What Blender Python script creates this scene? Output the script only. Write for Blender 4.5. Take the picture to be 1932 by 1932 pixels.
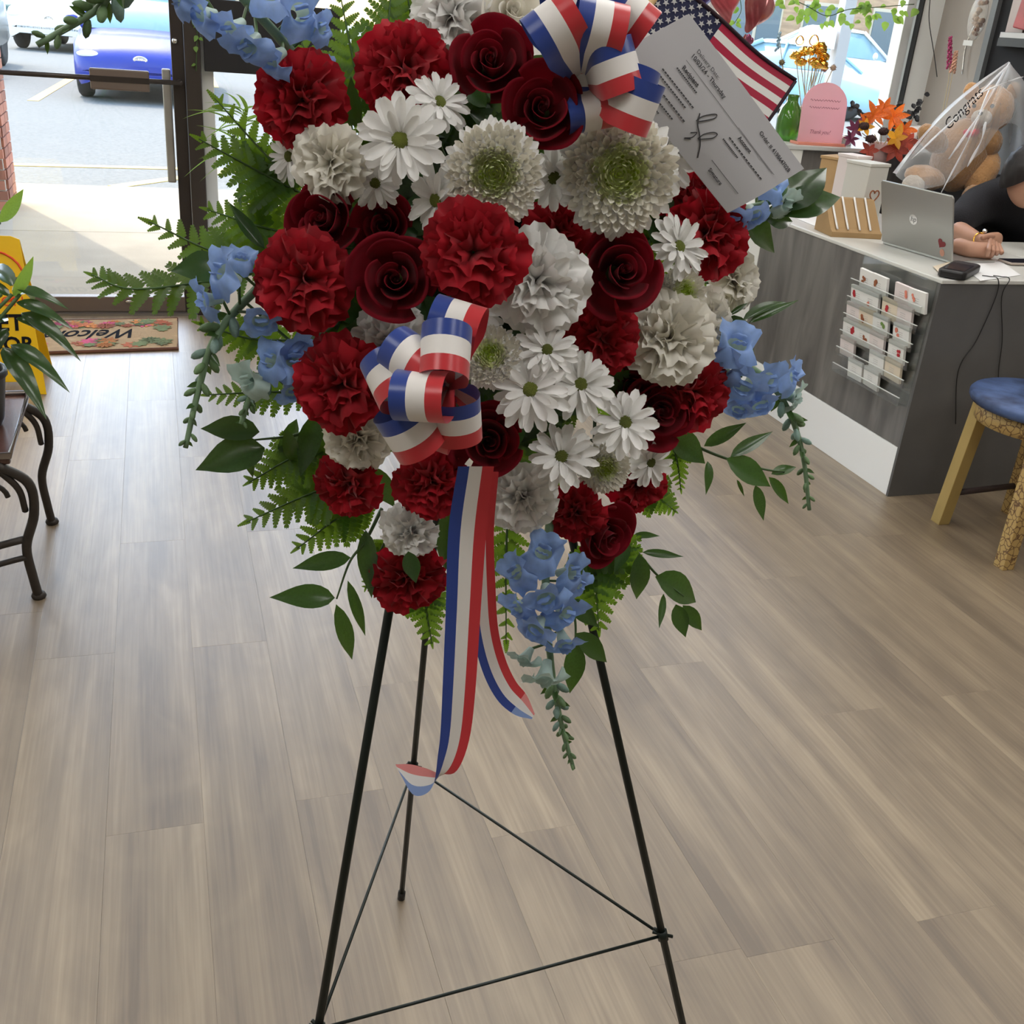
import bpy, bmesh, math, random
from mathutils import Vector, Matrix, noise
from math import sin, cos, pi, radians, sqrt, atan2
for o in list(bpy.data.objects): bpy.data.objects.remove(o)
C = bpy.context.scene.collection
RND = random.Random(7)

# ------------------------------------------------------------------ camera
# f and orientation solved from the vanishing points of the floor planks and of the door posts
F = 1985.0; CX = CY = 966.0; H = 1.45
def _n(v): return v.normalized()
_dn = _n(Vector((600 - CX, 5200 - CY, F)))
_v = Vector((280 - CX, -25 - CY, F)); _v = _n(_v - _dn * _v.dot(_dn))
_up = -_dn; _x = _v.cross(_up)
R = Matrix((_x, _v, _up))                       # camera (x right, y down, z forward) -> world
CAM = Vector((0, 0, H))
cam = bpy.data.cameras.new('camera'); cam_o = bpy.data.objects.new('camera', cam); C.objects.link(cam_o)
_a = R @ Vector((1, 0, 0)); _b = R @ Vector((0, -1, 0)); _c = R @ Vector((0, 0, -1))
cam_o.matrix_world = Matrix(((_a.x, _b.x, _c.x, 0), (_a.y, _b.y, _c.y, 0), (_a.z, _b.z, _c.z, H), (0, 0, 0, 1)))
cam.sensor_width = 36; cam.lens = 36 * F / 1932; cam.clip_start = .02; cam.clip_end = 400
bpy.context.scene.camera = cam_o
# ------------------------------------------------------------------ world, sun, exposure
SUN_EL = radians(56); SUN_DIR = Vector((.39, -.92, 0)).normalized()     # way the sunlight travels
w = bpy.data.worlds.new('sky'); bpy.context.scene.world = w; w.use_nodes = True
nt = w.node_tree; bg = nt.nodes['Background']
sky = nt.nodes.new('ShaderNodeTexSky'); sky.sky_type = 'NISHITA'; sky.sun_disc = False
sky.sun_elevation = SUN_EL; sky.sun_rotation = atan2(-SUN_DIR.x, -SUN_DIR.y); sky.air_density = 1.4; sky.dust_density = 1.8
nt.links.new(sky.outputs[0], bg.inputs[0]); bg.inputs[1].default_value = 1.0
sun = bpy.data.lights.new('sun', 'SUN'); sun.energy = 3.2; sun.angle = radians(.6); sun.color = (1, .95, .86)
so = bpy.data.objects.new('sun', sun); C.objects.link(so)
_t = Vector((SUN_DIR.x * cos(SUN_EL), SUN_DIR.y * cos(SUN_EL), -sin(SUN_EL)))
so.rotation_euler = _t.to_track_quat('-Z', 'Y').to_euler(); so.location = (-10, 25, 30)
vs = bpy.context.scene.view_settings
vs.view_transform = 'Standard'; vs.look = 'None'; vs.gamma = 1; vs.use_curve_mapping = False; vs.exposure = 0.0
CEIL_W = 8.0                                    # emission of the added ceiling light panels

# ------------------------------------------------------------------ photo rays -> places in the shop
def ray(px, py): return R @ Vector(((px - CX) / F, (py - CY) / F, 1))
def PZ(px, py, z): r = ray(px, py); return CAM + r * ((z - H) / r.z)
def PY(px, py, y): r = ray(px, py); return CAM + r * (y / r.y)
def PX(px, py, x): r = ray(px, py); return CAM + r * (x / r.x)
def depth(p): return (R.transposed() @ (p - CAM)).z
VR = R @ Vector((1, 0, 0)); VU = R @ Vector((0, -1, 0)); VF = R @ Vector((0, 0, 1))
# easel: three feet on the floor and the joint of the legs; the spray leans on the plane of its front legs
FB = PZ(757, 1695, 0); APEX = PY(895, 203, 1.08)
BRZ = .362                                      # height of the brace wires above the floor
CLL, CLR = PZ(600, 1942, BRZ), PZ(1250, 1765, BRZ)
FL = APEX + (CLL - APEX) * (APEX.z / (APEX.z - BRZ)); FR = APEX + (CLR - APEX) * (APEX.z / (APEX.z - BRZ))
NRM = (FR - FL).cross(APEX - FL).normalized()
if NRM.y > 0: NRM = -NRM
def S(px, py, off):
    r = ray(px, py); q = FL + NRM * off
    return CAM + r * ((q - CAM).dot(NRM) / r.dot(NRM))
def bulge(px, py): return .045 + .125 * max(0, 1 - ((px - 930) / 520) ** 2 - ((py - 520) / 640) ** 2)

# ------------------------------------------------------------------ materials
MATS = {}
def mat(name, col, rough=.6, metal=0, var=0, scale=20, bump=0, bscale=60, trans=0, tcol=None, spec=.5, coat=0, alpha=1, emit=0, transm=0, ior=1.45, stretch=None, col2=None, sheen=0):
    if name in MATS: return MATS[name]
    m = bpy.data.materials.new(name); m.use_nodes = True; t = m.node_tree; b = t.nodes['Principled BSDF']
    b.inputs['Base Color'].default_value = (*col, 1); b.inputs['Roughness'].default_value = rough; b.inputs['Metallic'].default_value = metal
    b.inputs['Specular IOR Level'].default_value = spec; b.inputs['IOR'].default_value = ior
    if coat: b.inputs['Coat Weight'].default_value = coat; b.inputs['Coat Roughness'].default_value = .08
    if transm: b.inputs['Transmission Weight'].default_value = transm
    if sheen: b.inputs['Sheen Weight'].default_value = sheen
    if emit: b.inputs['Emission Color'].default_value = (*col, 1); b.inputs['Emission Strength'].default_value = emit
    if alpha < 1: b.inputs['Alpha'].default_value = alpha
    tc = None
    if var or bump:
        tc = t.nodes.new('ShaderNodeTexCoord'); src = tc.outputs['Object']
        if stretch:
            mp = t.nodes.new('ShaderNodeMapping'); mp.inputs['Scale'].default_value = stretch; t.links.new(src, mp.inputs[0]); src = mp.outputs[0]
    if var:
        oi = t.nodes.new('ShaderNodeObjectInfo'); nz = t.nodes.new('ShaderNodeTexNoise'); nz.inputs['Scale'].default_value = scale; nz.inputs['Detail'].default_value = 5
        nz.noise_dimensions = '4D'; mu = t.nodes.new('ShaderNodeMath'); mu.operation = 'MULTIPLY'; mu.inputs[1].default_value = 37
        t.links.new(oi.outputs['Random'], mu.inputs[0]); t.links.new(mu.outputs[0], nz.inputs['W']); t.links.new(src, nz.inputs['Vector'])
        ad = t.nodes.new('ShaderNodeMath'); ad.operation = 'ADD'; t.links.new(nz.outputs[0], ad.inputs[0])
        m2 = t.nodes.new('ShaderNodeMath'); m2.operation = 'MULTIPLY_ADD'; m2.inputs[1].default_value = .5; m2.inputs[2].default_value = -.25
        t.links.new(oi.outputs['Random'], m2.inputs[0]); t.links.new(m2.outputs[0], ad.inputs[1])
        cr = t.nodes.new('ShaderNodeValToRGB'); cr.color_ramp.elements[0].position = .28; cr.color_ramp.elements[1].position = .72
        c0 = tuple(max(0, c * (1 - var)) for c in col); c1 = col2 or tuple(min(1, c * (1 + var)) for c in col)
        cr.color_ramp.elements[0].color = (*c0, 1); cr.color_ramp.elements[1].color = (*c1, 1)
        t.links.new(ad.outputs[0], cr.inputs[0]); t.links.new(cr.outputs[0], b.inputs['Base Color'])
    if bump:
        n2 = t.nodes.new('ShaderNodeTexNoise'); n2.inputs['Scale'].default_value = bscale; n2.inputs['Detail'].default_value = 4; t.links.new(src, n2.inputs['Vector'])
        bp = t.nodes.new('ShaderNodeBump'); bp.inputs['Strength'].default_value = bump; bp.inputs['Distance'].default_value = .01
        t.links.new(n2.outputs[0], bp.inputs['Height']); t.links.new(bp.outputs[0], b.inputs['Normal'])
    if trans:
        tr = t.nodes.new('ShaderNodeBsdfTranslucent'); tr.inputs[0].default_value = (*(tcol or col), 1)
        mx = t.nodes.new('ShaderNodeMixShader'); mx.inputs[0].default_value = trans
        t.links.new(b.outputs[0], mx.inputs[1]); t.links.new(tr.outputs[0], mx.inputs[2]); t.links.new(mx.outputs[0], t.nodes['Material Output'].inputs[0])
    MATS[name] = m; return m
def glassmat(name, tint=(1, 1, 1), gloss=.06):
    if name in MATS: return MATS[name]
    m = bpy.data.materials.new(name); m.use_nodes = True; t = m.node_tree; t.nodes.remove(t.nodes['Principled BSDF'])
    a = t.nodes.new('ShaderNodeBsdfTransparent'); a.inputs[0].default_value = (*tint, 1); g = t.nodes.new('ShaderNodeBsdfGlossy'); g.inputs['Roughness'].default_value = .03
    x = t.nodes.new('ShaderNodeMixShader'); x.inputs[0].default_value = gloss
    t.links.new(a.outputs[0], x.inputs[1]); t.links.new(g.outputs[0], x.inputs[2]); t.links.new(x.outputs[0], t.nodes['Material Output'].inputs[0])
    MATS[name] = m; return m
def sheermat(name, col, cover):
    if name in MATS: return MATS[name]
    m = bpy.data.materials.new(name); m.use_nodes = True; t = m.node_tree; b = t.nodes['Principled BSDF']
    b.inputs['Base Color'].default_value = (*col, 1); b.inputs['Roughness'].default_value = .25
    a = t.nodes.new('ShaderNodeBsdfTransparent'); x = t.nodes.new('ShaderNodeMixShader')
    lw = t.nodes.new('ShaderNodeLayerWeight'); lw.inputs[0].default_value = .35
    mm = t.nodes.new('ShaderNodeMath'); mm.operation = 'MULTIPLY_ADD'; mm.inputs[1].default_value = .55; mm.inputs[2].default_value = cover; mm.use_clamp = True
    t.links.new(lw.outputs['Facing'], mm.inputs[0]); t.links.new(mm.outputs[0], x.inputs[0])
    t.links.new(a.outputs[0], x.inputs[1]); t.links.new(b.outputs[0], x.inputs[2]); t.links.new(x.outputs[0], t.nodes['Material Output'].inputs[0])
    MATS[name] = m; return m

# ------------------------------------------------------------------ mesh helpers
class MB:
    def __init__(s): s.v = []; s.f = []; s.m = []
    def add(s, vs, fs, mi=0):
        k = len(s.v); s.v += [Vector(p) for p in vs]; s.f += [tuple(i + k for i in f) for f in fs]
        s.m += (mi if isinstance(mi, list) else [mi] * len(fs)); return s
    def box(s, c, sz, M=None, mi=0):
        c = Vector(c); hx, hy, hz = sz[0] / 2, sz[1] / 2, sz[2] / 2
        vs = [Vector((x, y, z)) for x in (-hx, hx) for y in (-hy, hy) for z in (-hz, hz)]
        if M is not None: vs = [M @ p for p in vs]
        return s.add([c + p for p in vs], [(0, 1, 3, 2), (4, 6, 7, 5), (0, 4, 5, 1), (2, 3, 7, 6), (0, 2, 6, 4), (1, 5, 7, 3)], mi)
    def b2(s, lo, hi, mi=0):
        lo = Vector(lo); hi = Vector(hi); return s.box((lo + hi) / 2, hi - lo, None, mi)
    def grid(s, fn, nu, nv, mi=0, closeu=False):
        vs = [fn(i / nu if closeu else i / (nu - 1), j / (nv - 1)) for j in range(nv) for i in range(nu)]
        fs = []; ms = []
        for j in range(nv - 1):
            for i in range(nu if closeu else nu - 1):
                i2 = (i + 1) % nu; fs.append((j * nu + i, j * nu + i2, (j + 1) * nu + i2, (j + 1) * nu + i)); ms.append(mi(i, j) if callable(mi) else mi)
        return s.add(vs, fs, ms)
    def tube(s, pts, r, n=8, mi=0, cap=True, flat=1.0):
        pts = [Vector(p) for p in pts]; N = len(pts); rs = r if isinstance(r, (list, tuple)) else [r] * N
        up = Vector((0, 0, 1)); d0 = (pts[1] - pts[0]).normalized()
        if abs(d0.dot(up)) > .9: up = Vector((1, 0, 0))
        a = d0.cross(up).normalized(); vs = []
        for i, p in enumerate(pts):
            d = (pts[min(i + 1, N - 1)] - pts[max(i - 1, 0)]).normalized()
            a = (a - d * a.dot(d)).normalized(); b = d.cross(a)
            for k in range(n):
                t = 2 * pi * k / n; vs.append(p + (a * cos(t) + b * sin(t) * flat) * rs[i])
        fs = [(i * n + k, i * n + (k + 1) % n, (i + 1) * n + (k + 1) % n, (i + 1) * n + k) for i in range(N - 1) for k in range(n)]
        if cap: fs += [tuple(range(n))[::-1], tuple((N - 1) * n + k for k in range(n))]
        return s.add(vs, fs, mi)
    def lathe(s, prof, n=20, c=(0, 0, 0), mi=0, M=None):
        c = Vector(c); vs = []
        for r, z in prof:
            for k in range(n):
                p = Vector((r * cos(2 * pi * k / n), r * sin(2 * pi * k / n), z)); vs.append(c + (M @ p if M is not None else p))
        N = len(prof); fs = [(i * n + k, i * n + (k + 1) % n, (i + 1) * n + (k + 1) % n, (i + 1) * n + k) for i in range(N - 1) for k in range(n)]
        if prof[0][0] > 1e-4: fs.append(tuple(range(n))[::-1])
        if prof[-1][0] > 1e-4: fs.append(tuple((N - 1) * n + k for k in range(n)))
        return s.add(vs, fs, mi)
    def prism(s, poly, o, u, v, th, mi=0):
        o = Vector(o); u = Vector(u); v = Vector(v); w = u.cross(v).normalized() * th; n = len(poly)
        a = [o + u * x + v * y for x, y in poly]; b = [p + w for p in a]
        return s.add(a + b, [tuple(range(n))[::-1], tuple(range(n, 2 * n))] + [(i, (i + 1) % n, n + (i + 1) % n, n + i) for i in range(n)], mi)
    def ball(s, c, r, nu=14, nv=9, mi=0, M=None):
        c = Vector(c); r = Vector(r) if not isinstance(r, (int, float)) else Vector((r, r, r))
        def fn(u, v):
            p = Vector((r.x * cos(2 * pi * u) * sin(pi * v), r.y * sin(2 * pi * u) * sin(pi * v), -r.z * cos(pi * v)))
            return c + (M @ p if M is not None else p)
        return s.grid(fn, nu, nv, mi, True)
    def mesh(s, name, mats, smooth=True, merge=False):
        me = bpy.data.meshes.new(name); me.from_pydata(s.v, [], s.f)
        for m in (mats if isinstance(mats, (list, tuple)) else [mats]): me.materials.append(m)
        for p, k in zip(me.polygons, s.m): p.material_index = k; p.use_smooth = smooth
        if merge:
            bm = bmesh.new(); bm.from_mesh(me); bmesh.ops.remove_doubles(bm, verts=bm.verts, dist=1e-5); bmesh.ops.recalc_face_normals(bm, faces=bm.faces); bm.to_mesh(me); bm.free()
        me.update(); return me
    def build(s, name, mats, parent=None, smooth=False, bevel=0, world=True, label=None, merge=False):
        if parent is not None and world:
            L = parent.matrix_basis.inverted() if parent.name in MSET else None
            if L is None:
                loc = base_of(parent); s.v = [p - loc for p in s.v]
            else: s.v = [L @ p for p in s.v]
        me = s.mesh(name, mats, smooth, merge); o = bpy.data.objects.new(name, me); C.objects.link(o)
        if parent is not None: o.parent = parent
        else:                                   # one-mesh thing: origin at its base
            xs = [p.x for p in s.v]; ys = [p.y for p in s.v]; zs = [p.z for p in s.v]
            b = Vector(((min(xs) + max(xs)) / 2, (min(ys) + max(ys)) / 2, min(zs)))
            me.transform(Matrix.Translation(-b)); o.location = b; BASE[o.name] = b
        if bevel:
            bv = o.modifiers.new('bevel', 'BEVEL'); bv.width = bevel; bv.segments = 2; bv.limit_method = 'ANGLE'
        if label: o['label'] = label
        return o
BASE = {}; MSET = set()
def base_of(o):
    b = Vector((0, 0, 0))
    while o is not None:
        b = b + BASE.get(o.name, Vector((0, 0, 0))); o = o.parent
    return b
def tag(o, label=None, cat=None, group=None, kind=None):
    if label: o['label'] = label
    if cat: o['category'] = cat
    if group: o['group'] = group
    if kind: o['kind'] = kind
    return o
def thing(name, label, cat, loc=(0, 0, 0), group=None, mtx=None, kind=None):
    o = bpy.data.objects.new(name, None); o.empty_display_size = .02; C.objects.link(o)
    if mtx is not None: o.matrix_world = mtx; MSET.add(o.name)
    else: o.location = loc; BASE[o.name] = Vector(loc)
    return tag(o, label, cat, group, kind)
def inst(name, me, parent, mtx=None, label=None):
    o = bpy.data.objects.new(name, me); C.objects.link(o); o.parent = parent
    if mtx is not None: o.matrix_local = mtx
    if label: o['label'] = label
    return o
def struct(mb, name, mats, smooth=False, bevel=0):
    o = mb.build(name, mats, None, smooth, bevel); o['kind'] = 'structure'; return o
def frame(z, xh=None):
    z = z.normalized(); xh = xh or VR; x = (xh - z * xh.dot(z)).normalized(); y = z.cross(x)
    return Matrix(((x.x, y.x, z.x), (x.y, y.y, z.y), (x.z, y.z, z.z)))
def mtx(loc, rot, s=1.0):
    return Matrix.Translation(loc) @ rot.to_4x4() @ Matrix.Scale(s, 4)
def RX(a): return Matrix.Rotation(a, 3, 'X')
def RY(a): return Matrix.Rotation(a, 3, 'Y')
def RZ(a): return Matrix.Rotation(a, 3, 'Z')
def spline(pts, n=24):
    pts = [Vector(p) for p in pts]; P = [pts[0] * 2 - pts[1]] + pts + [pts[-1] * 2 - pts[-2]]; out = []
    seg = len(pts) - 1; k = max(2, n // seg)
    for i in range(seg):
        a, b, c, d = P[i:i + 4]
        for j in range(k):
            t = j / k; out.append(.5 * ((2 * b) + (c - a) * t + (2 * a - 5 * b + 4 * c - d) * t * t + (3 * b - a - 3 * c + d) * t ** 3))
    return out + [pts[-1]]
def textmesh(body, size=1, shear=0, bold=0, align='CENTER'):
    cu = bpy.data.curves.new('lettering', 'FONT'); cu.body = body; cu.size = size; cu.align_x = align; cu.align_y = 'CENTER'; cu.shear = shear; cu.offset = bold; cu.resolution_u = 3; cu.extrude = .003 * size
    o = bpy.data.objects.new('lettering', cu); C.objects.link(o); dg = bpy.context.evaluated_depsgraph_get()
    me = bpy.data.meshes.new_from_object(o.evaluated_get(dg)); bpy.data.objects.remove(o); bpy.data.curves.remove(cu); return me
def text(body, parent, origin, u, v, size, m, name='lettering', shear=0, bold=0, align='CENTER', lift=.0015, tall=1):
    me = textmesh(body, size, shear, bold, align); me.materials.clear(); me.materials.append(m)
    u = Vector(u).normalized(); v = Vector(v); v = (v - u * v.dot(u)).normalized(); n = u.cross(v)
    M = Matrix(((u.x, v.x, n.x), (u.y, v.y, n.y), (u.z, v.z, n.z))).to_4x4() @ Matrix.Diagonal((1, tall, 1, 1)); o_ = Vector(origin) + n * lift
    if parent.name in MSET: M = parent.matrix_basis.inverted() @ Matrix.Translation(o_) @ M
    else: M = Matrix.Translation(o_ - base_of(parent)) @ M
    return inst(name, me, parent, M)

# ================================================================== the shop: floor, walls, ceiling
DOORY = 5.39; WX0, WX1 = -2.3, 4.13; BACK = -2.6; CEIL = 2.85
def plankmat():
    m = bpy.data.materials.new('floor_plank_wood'); m.use_nodes = True; t = m.node_tree; b = t.nodes['Principled BSDF']; N = t.nodes.new; L = t.links.new
    g = N('ShaderNodeNewGeometry'); oi = N('ShaderNodeObjectInfo')
    sc = N('ShaderNodeVectorMath'); sc.operation = 'SCALE'; cb = N('ShaderNodeCombineXYZ'); L(oi.outputs['Random'], cb.inputs[0]); L(oi.outputs['Random'], cb.inputs[1]); L(cb.outputs[0], sc.inputs[0]); sc.inputs['Scale'].default_value = 53
    ad = N('ShaderNodeVectorMath'); L(g.outputs['Position'], ad.inputs[0]); L(sc.outputs[0], ad.inputs[1])
    def layer(sx, sy, scale, det, dist=0):
        mp = N('ShaderNodeMapping'); mp.inputs['Scale'].default_value = (sx, sy, 1); L(ad.outputs[0], mp.inputs[0])
        n = N('ShaderNodeTexNoise'); n.inputs['Scale'].default_value = scale; n.inputs['Detail'].default_value = det; n.inputs['Distortion'].default_value = dist; L(mp.outputs[0], n.inputs[0]); return n
    broad = layer(9, .7, 1.6, 3, .6); fine = layer(60, 1.2, 2.2, 5, .3); knot = layer(5, 2.2, 2.0, 2, 1.2)
    cr = N('ShaderNodeValToRGB'); e = cr.color_ramp.elements; e[0].position = .31; e[0].color = (.142, .103, .066, 1); e[1].position = .70; e[1].color = (.345, .270, .176, 1)
    k = cr.color_ramp.elements.new(.5); k.color = (.226, .170, .109, 1)
    mx = N('ShaderNodeMix'); mx.data_type = 'FLOAT'; mx.inputs[0].default_value = .33; L(broad.outputs[0], mx.inputs[2]); L(fine.outputs[0], mx.inputs[3])
    m3 = N('ShaderNodeMath'); m3.operation = 'MULTIPLY_ADD'; m3.inputs[1].default_value = .12; L(oi.outputs['Random'], m3.inputs[0]); L(mx.outputs[0], m3.inputs[2])
    m4 = N('ShaderNodeMath'); m4.operation = 'MULTIPLY_ADD'; m4.inputs[1].default_value = .22; L(knot.outputs[0], m4.inputs[0]); L(m3.outputs[0], m4.inputs[2])
    m5 = N('ShaderNodeMath'); m5.operation = 'SUBTRACT'; m5.inputs[1].default_value = .17; L(m4.outputs[0], m5.inputs[0])
    L(m5.outputs[0], cr.inputs[0]); L(cr.outputs[0], b.inputs['Base Color'])
    b.inputs['Roughness'].default_value = .45; b.inputs['Specular IOR Level'].default_value = .6
    b.inputs['Coat Weight'].default_value = 1.0; b.inputs['Coat Roughness'].default_value = .46
    bp = N('ShaderNodeBump'); bp.inputs['Strength'].default_value = .35; bp.inputs['Distance'].default_value = .002; L(fine.outputs[0], bp.inputs['Height']); L(bp.outputs[0], b.inputs['Normal'])
    return m
M_PLANK = plankmat()
M_GROUT = mat('floor_joint', (.16, .125, .09), .8)
fl = struct(MB().b2((WX0, BACK, -.06), (WX1, DOORY, -.004)), 'floor', M_GROUT)
# planks 0.178 x 1.22 m laid along y; each a piece of the floor
PW, PL = .178, 1.22
offs = {}
def plank_mesh(x0, x1, y0, y1):
    mb = MB(); g = .00012; h = .0; bev = .0004
    a = [(x0 + g, y0 + g), (x1 - g, y0 + g), (x1 - g, y1 - g), (x0 + g, y1 - g)]
    b = [(x0 + g + bev, y0 + g + bev), (x1 - g - bev, y0 + g + bev), (x1 - g - bev, y1 - g - bev), (x0 + g + bev, y1 - g - bev)]
    vs = [(x, y, -.004) for x, y in a] + [(x, y, -.0002) for x, y in a] + [(x, y, 0) for x, y in b]
    mb.add(vs, [(8, 9, 10, 11)] + [(i, (i + 1) % 4, 4 + (i + 1) % 4, 4 + i) for i in range(4)] + [(4 + i, 4 + (i + 1) % 4, 8 + (i + 1) % 4, 8 + i) for i in range(4)])
    return mb.mesh('plank', M_PLANK, False)
full = plank_mesh(-PW / 2, PW / 2, -PL / 2, PL / 2)
tbl = {0: 2.375, -1: 1.73, -4: 1.12, -2: 1.12, -8: 1.685, -9: 2.29, -10: 1.66, -11: 3.52, 1: 1.74, -3: 2.0, -5: 2.36, -6: 1.5, -7: 2.05}
i0 = int((WX0 - 1.61) / PW) - 1; i1 = int((WX1 - 1.61) / PW) + 1
for i in range(i0, i1 + 1):
    xa, xb = max(WX0, 1.61 + i * PW), min(WX1, 1.61 + (i + 1) * PW)
    if xb - xa < .02: continue
    y0 = tbl.get(i, RND.random() * PL) - 6 * PL
    while y0 < DOORY:
        ya, yb = max(y0, -.4), min(y0 + PL, DOORY)
        if yb - ya > .02:
            if abs(yb - ya - PL) < 1e-4 and abs(xb - xa - PW) < 1e-4: me = full
            else: me = plank_mesh(-(xb - xa) / 2, (xb - xa) / 2, -(yb - ya) / 2, (yb - ya) / 2)
            inst('plank', me, fl, Matrix.Translation(Vector(((xa + xb) / 2, (ya + yb) / 2, 0)) - BASE[fl.name]))
        y0 += PL
M_WALL = mat('wall_paint_warm_grey', (.62, .59, .53), .8, bump=.05, bscale=200)
M_WHITE = mat('white_paint', (.78, .78, .74), .55)
M_TAUPE = mat('wall_paint_taupe', (.36, .32, .28), .8, bump=.05, bscale=200)
M_CHAR = mat('charcoal_panel', (.016, .016, .017), .8, spec=.2, var=.25, scale=4)
M_CEIL = mat('ceiling_tile_white', (.75, .74, .70), .9, bump=.3, bscale=300)
struct(MB().b2((WX0, BACK, CEIL), (WX1, DOORY, CEIL + .08)), 'ceiling', M_CEIL)
struct(MB().b2((WX0 - .1, BACK, 0), (WX0, DOORY, CEIL)), 'wall_left', M_WALL)
struct(MB().b2((WX1, BACK, 0), (WX1 + .1, DOORY, CEIL)), 'wall_right', M_TAUPE)
struct(MB().b2((WX0, BACK - .1, 0), (WX1, BACK, CEIL)), 'wall_back', M_WALL)
# front wall: head band, piers and sills round the door and the shop windows
fw = MB(); T = .14
fw.b2((WX0 - .1, DOORY, 2.45), (WX1 + .1, DOORY + T, 4.4)); fw.b2((WX0 - .1, DOORY, 0), (WX0 + .05, DOORY + T, 2.45))
fw.b2((3.99, DOORY, 0), (WX1 + .1, DOORY + T, 2.45)); fw.b2((.21, DOORY, 0), (3.99, DOORY + T, .34)); fw.b2((WX0, DOORY, 0), (-.93, DOORY + T, .34))
fw.b2((1.17, DOORY, .34), (2.72, DOORY + T, 2.45))  # unseen solid section added to block window glare on the right floor
struct(fw, 'wall_front', M_WHITE)
# ceiling light troffers: unseen, added above the frame to brighten the room
M_FILL = mat('added_lamp_diffuser', (1, .975, .94), .5, emit=CEIL_W)
M_LFRAME = mat('added_lamp_frame', (.8, .8, .8), .4)
for k, (lx, ly) in enumerate([(-1.1, 3.9), (-1.1, 2.1), (2.9, 2.3), (2.9, 4.2), (1.0, 1.75), (1.0, 3.4), (1.0, .0), (-1.1, .2), (2.9, .2)]):
    t = thing('added_ceiling_light', 'added ceiling light panel ' + ['just inside the door', 'over the plant stand', 'over the stool', 'over the grey cabinet', 'over the easel', 'between the easel and the door wall', 'right above the camera', 'nearest the left back corner', 'nearest the right back corner'][k], 'ceiling light', (lx, ly, CEIL - .03), 'added ceiling light panels above the frame')
    f = MB()
    for sx in (-1, 1): f.b2((lx + sx * .3 - .015, ly - .615, CEIL - .03), (lx + sx * .3 + .015, ly + .615, CEIL)); f.b2((lx - .285, ly + sx * .6 - .015, CEIL - .03), (lx + .285, ly + sx * .6 + .015, CEIL))
    f.build('frame', M_LFRAME, t); MB().b2((lx - .285, ly - .585, CEIL - .02), (lx + .285, ly + .585, CEIL - .012)).build('diffuser', M_FILL, t)

# ------------------------------------------------------------------ entrance door and windows
M_BRZ = mat('dark_bronze_aluminium', (.055, .045, .040), .38, metal=.55, var=.15, scale=6)
M_BRL = mat('brown_painted_metal', (.16, .125, .105), .45, metal=.3)
M_GLASS = glassmat('window_glass')
M_STEEL = mat('brushed_steel', (.6, .6, .6), .25, metal=1)
M_ALU = mat('white_aluminium', (.72, .72, .70), .4, metal=.2)
DXL, DXR = -.755, .085
d = thing('door_1', None, None, (DXL, DOORY, 0)); d['kind'] = 'structure'; d['label'] = 'dark bronze glass entrance door with a push bar'
def bxp(p, name, lo, hi, m, bevel=.003): return MB().b2(lo, hi).build(name, m, p, False, bevel)
Y0, Y1 = DOORY - .025, DOORY + .03
bxp(d, 'door_stile', (DXL - .06, Y0, .01), (DXL, Y1, 2.15), M_BRZ); bxp(d, 'door_stile', (DXR - .005, Y0, .01), (DXR + .05, Y1, 2.15), M_BRZ)
bxp(d, 'bottom_rail', (DXL, Y0, .012), (DXR, Y1, .085), M_BRL); bxp(d, 'top_rail', (DXL, Y0, 2.05), (DXR, Y1, 2.15), M_BRZ)
bxp(d, 'glass_pane', (DXL, DOORY, .085), (DXR, DOORY + .008, 2.05), M_GLASS, 0)
bz = 1.072; b_ = MB().tube([(DXL - .03, Y0 - .05, bz), (DXR + .025, Y0 - .05, bz)], .011, 10).tube([(DXL - .03, Y0, bz), (DXL - .03, Y0 - .05, bz)], .013).tube([(DXR + .025, Y0, bz), (DXR + .025, Y0 - .05, bz)], .013).build('push_bar', M_BRZ, d, True)
pl = bxp(b_, 'push_plate', (-.268, Y0 - .075, bz - .045), (-.02, Y0 - .045, bz + .042), M_BRL, .006); 
bxp(b_, 'plate_groove', (-.268, Y0 - .0765, bz - .012), (-.02, Y0 - .074, bz + .012), M_BRZ, 0)
bb = PY(330, 77, Y0); MB().ball((bb.x, Y0 - .004, bb.z), .014).build('bolt', M_STEEL, d, True)
o = MB().b2((DXR - .05, Y1, .62), (DXR - .012, Y1 + .05, 1.12)).build('outside_pull', mat('weathered_metal', (.38, .36, .32), .5, metal=.6), d, False, .006)
MB().ball(((DXL + DXR) / 2 + .16, Y0 - .002, .062), (.022, .004, .008)).build('floor_lock', M_STEEL, d, True)
t1 = struct(MB().b2((DXR + .052, DOORY - .05, 0), (.205, DOORY + .1, 2.45)), 'trim_1', M_BRZ, bevel=.004)
t2 = struct(MB().b2((DXL - .17, DOORY - .05, 0), (DXL - .062, DOORY + .1, 2.45)), 'trim_2', M_BRZ, bevel=.004)
t3 = struct(MB().b2((DXL - .06, DOORY - .05, 2.16), (DXR + .05, DOORY + .1, 2.45)), 'trim_3', M_BRZ, bevel=.004)
struct(MB().b2((DXL - .06, DOORY - .06, 0), (DXR + .05, DOORY + .1, .011)), 'threshold', mat('threshold_metal', (.25, .23, .21), .4, metal=.7))
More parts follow.
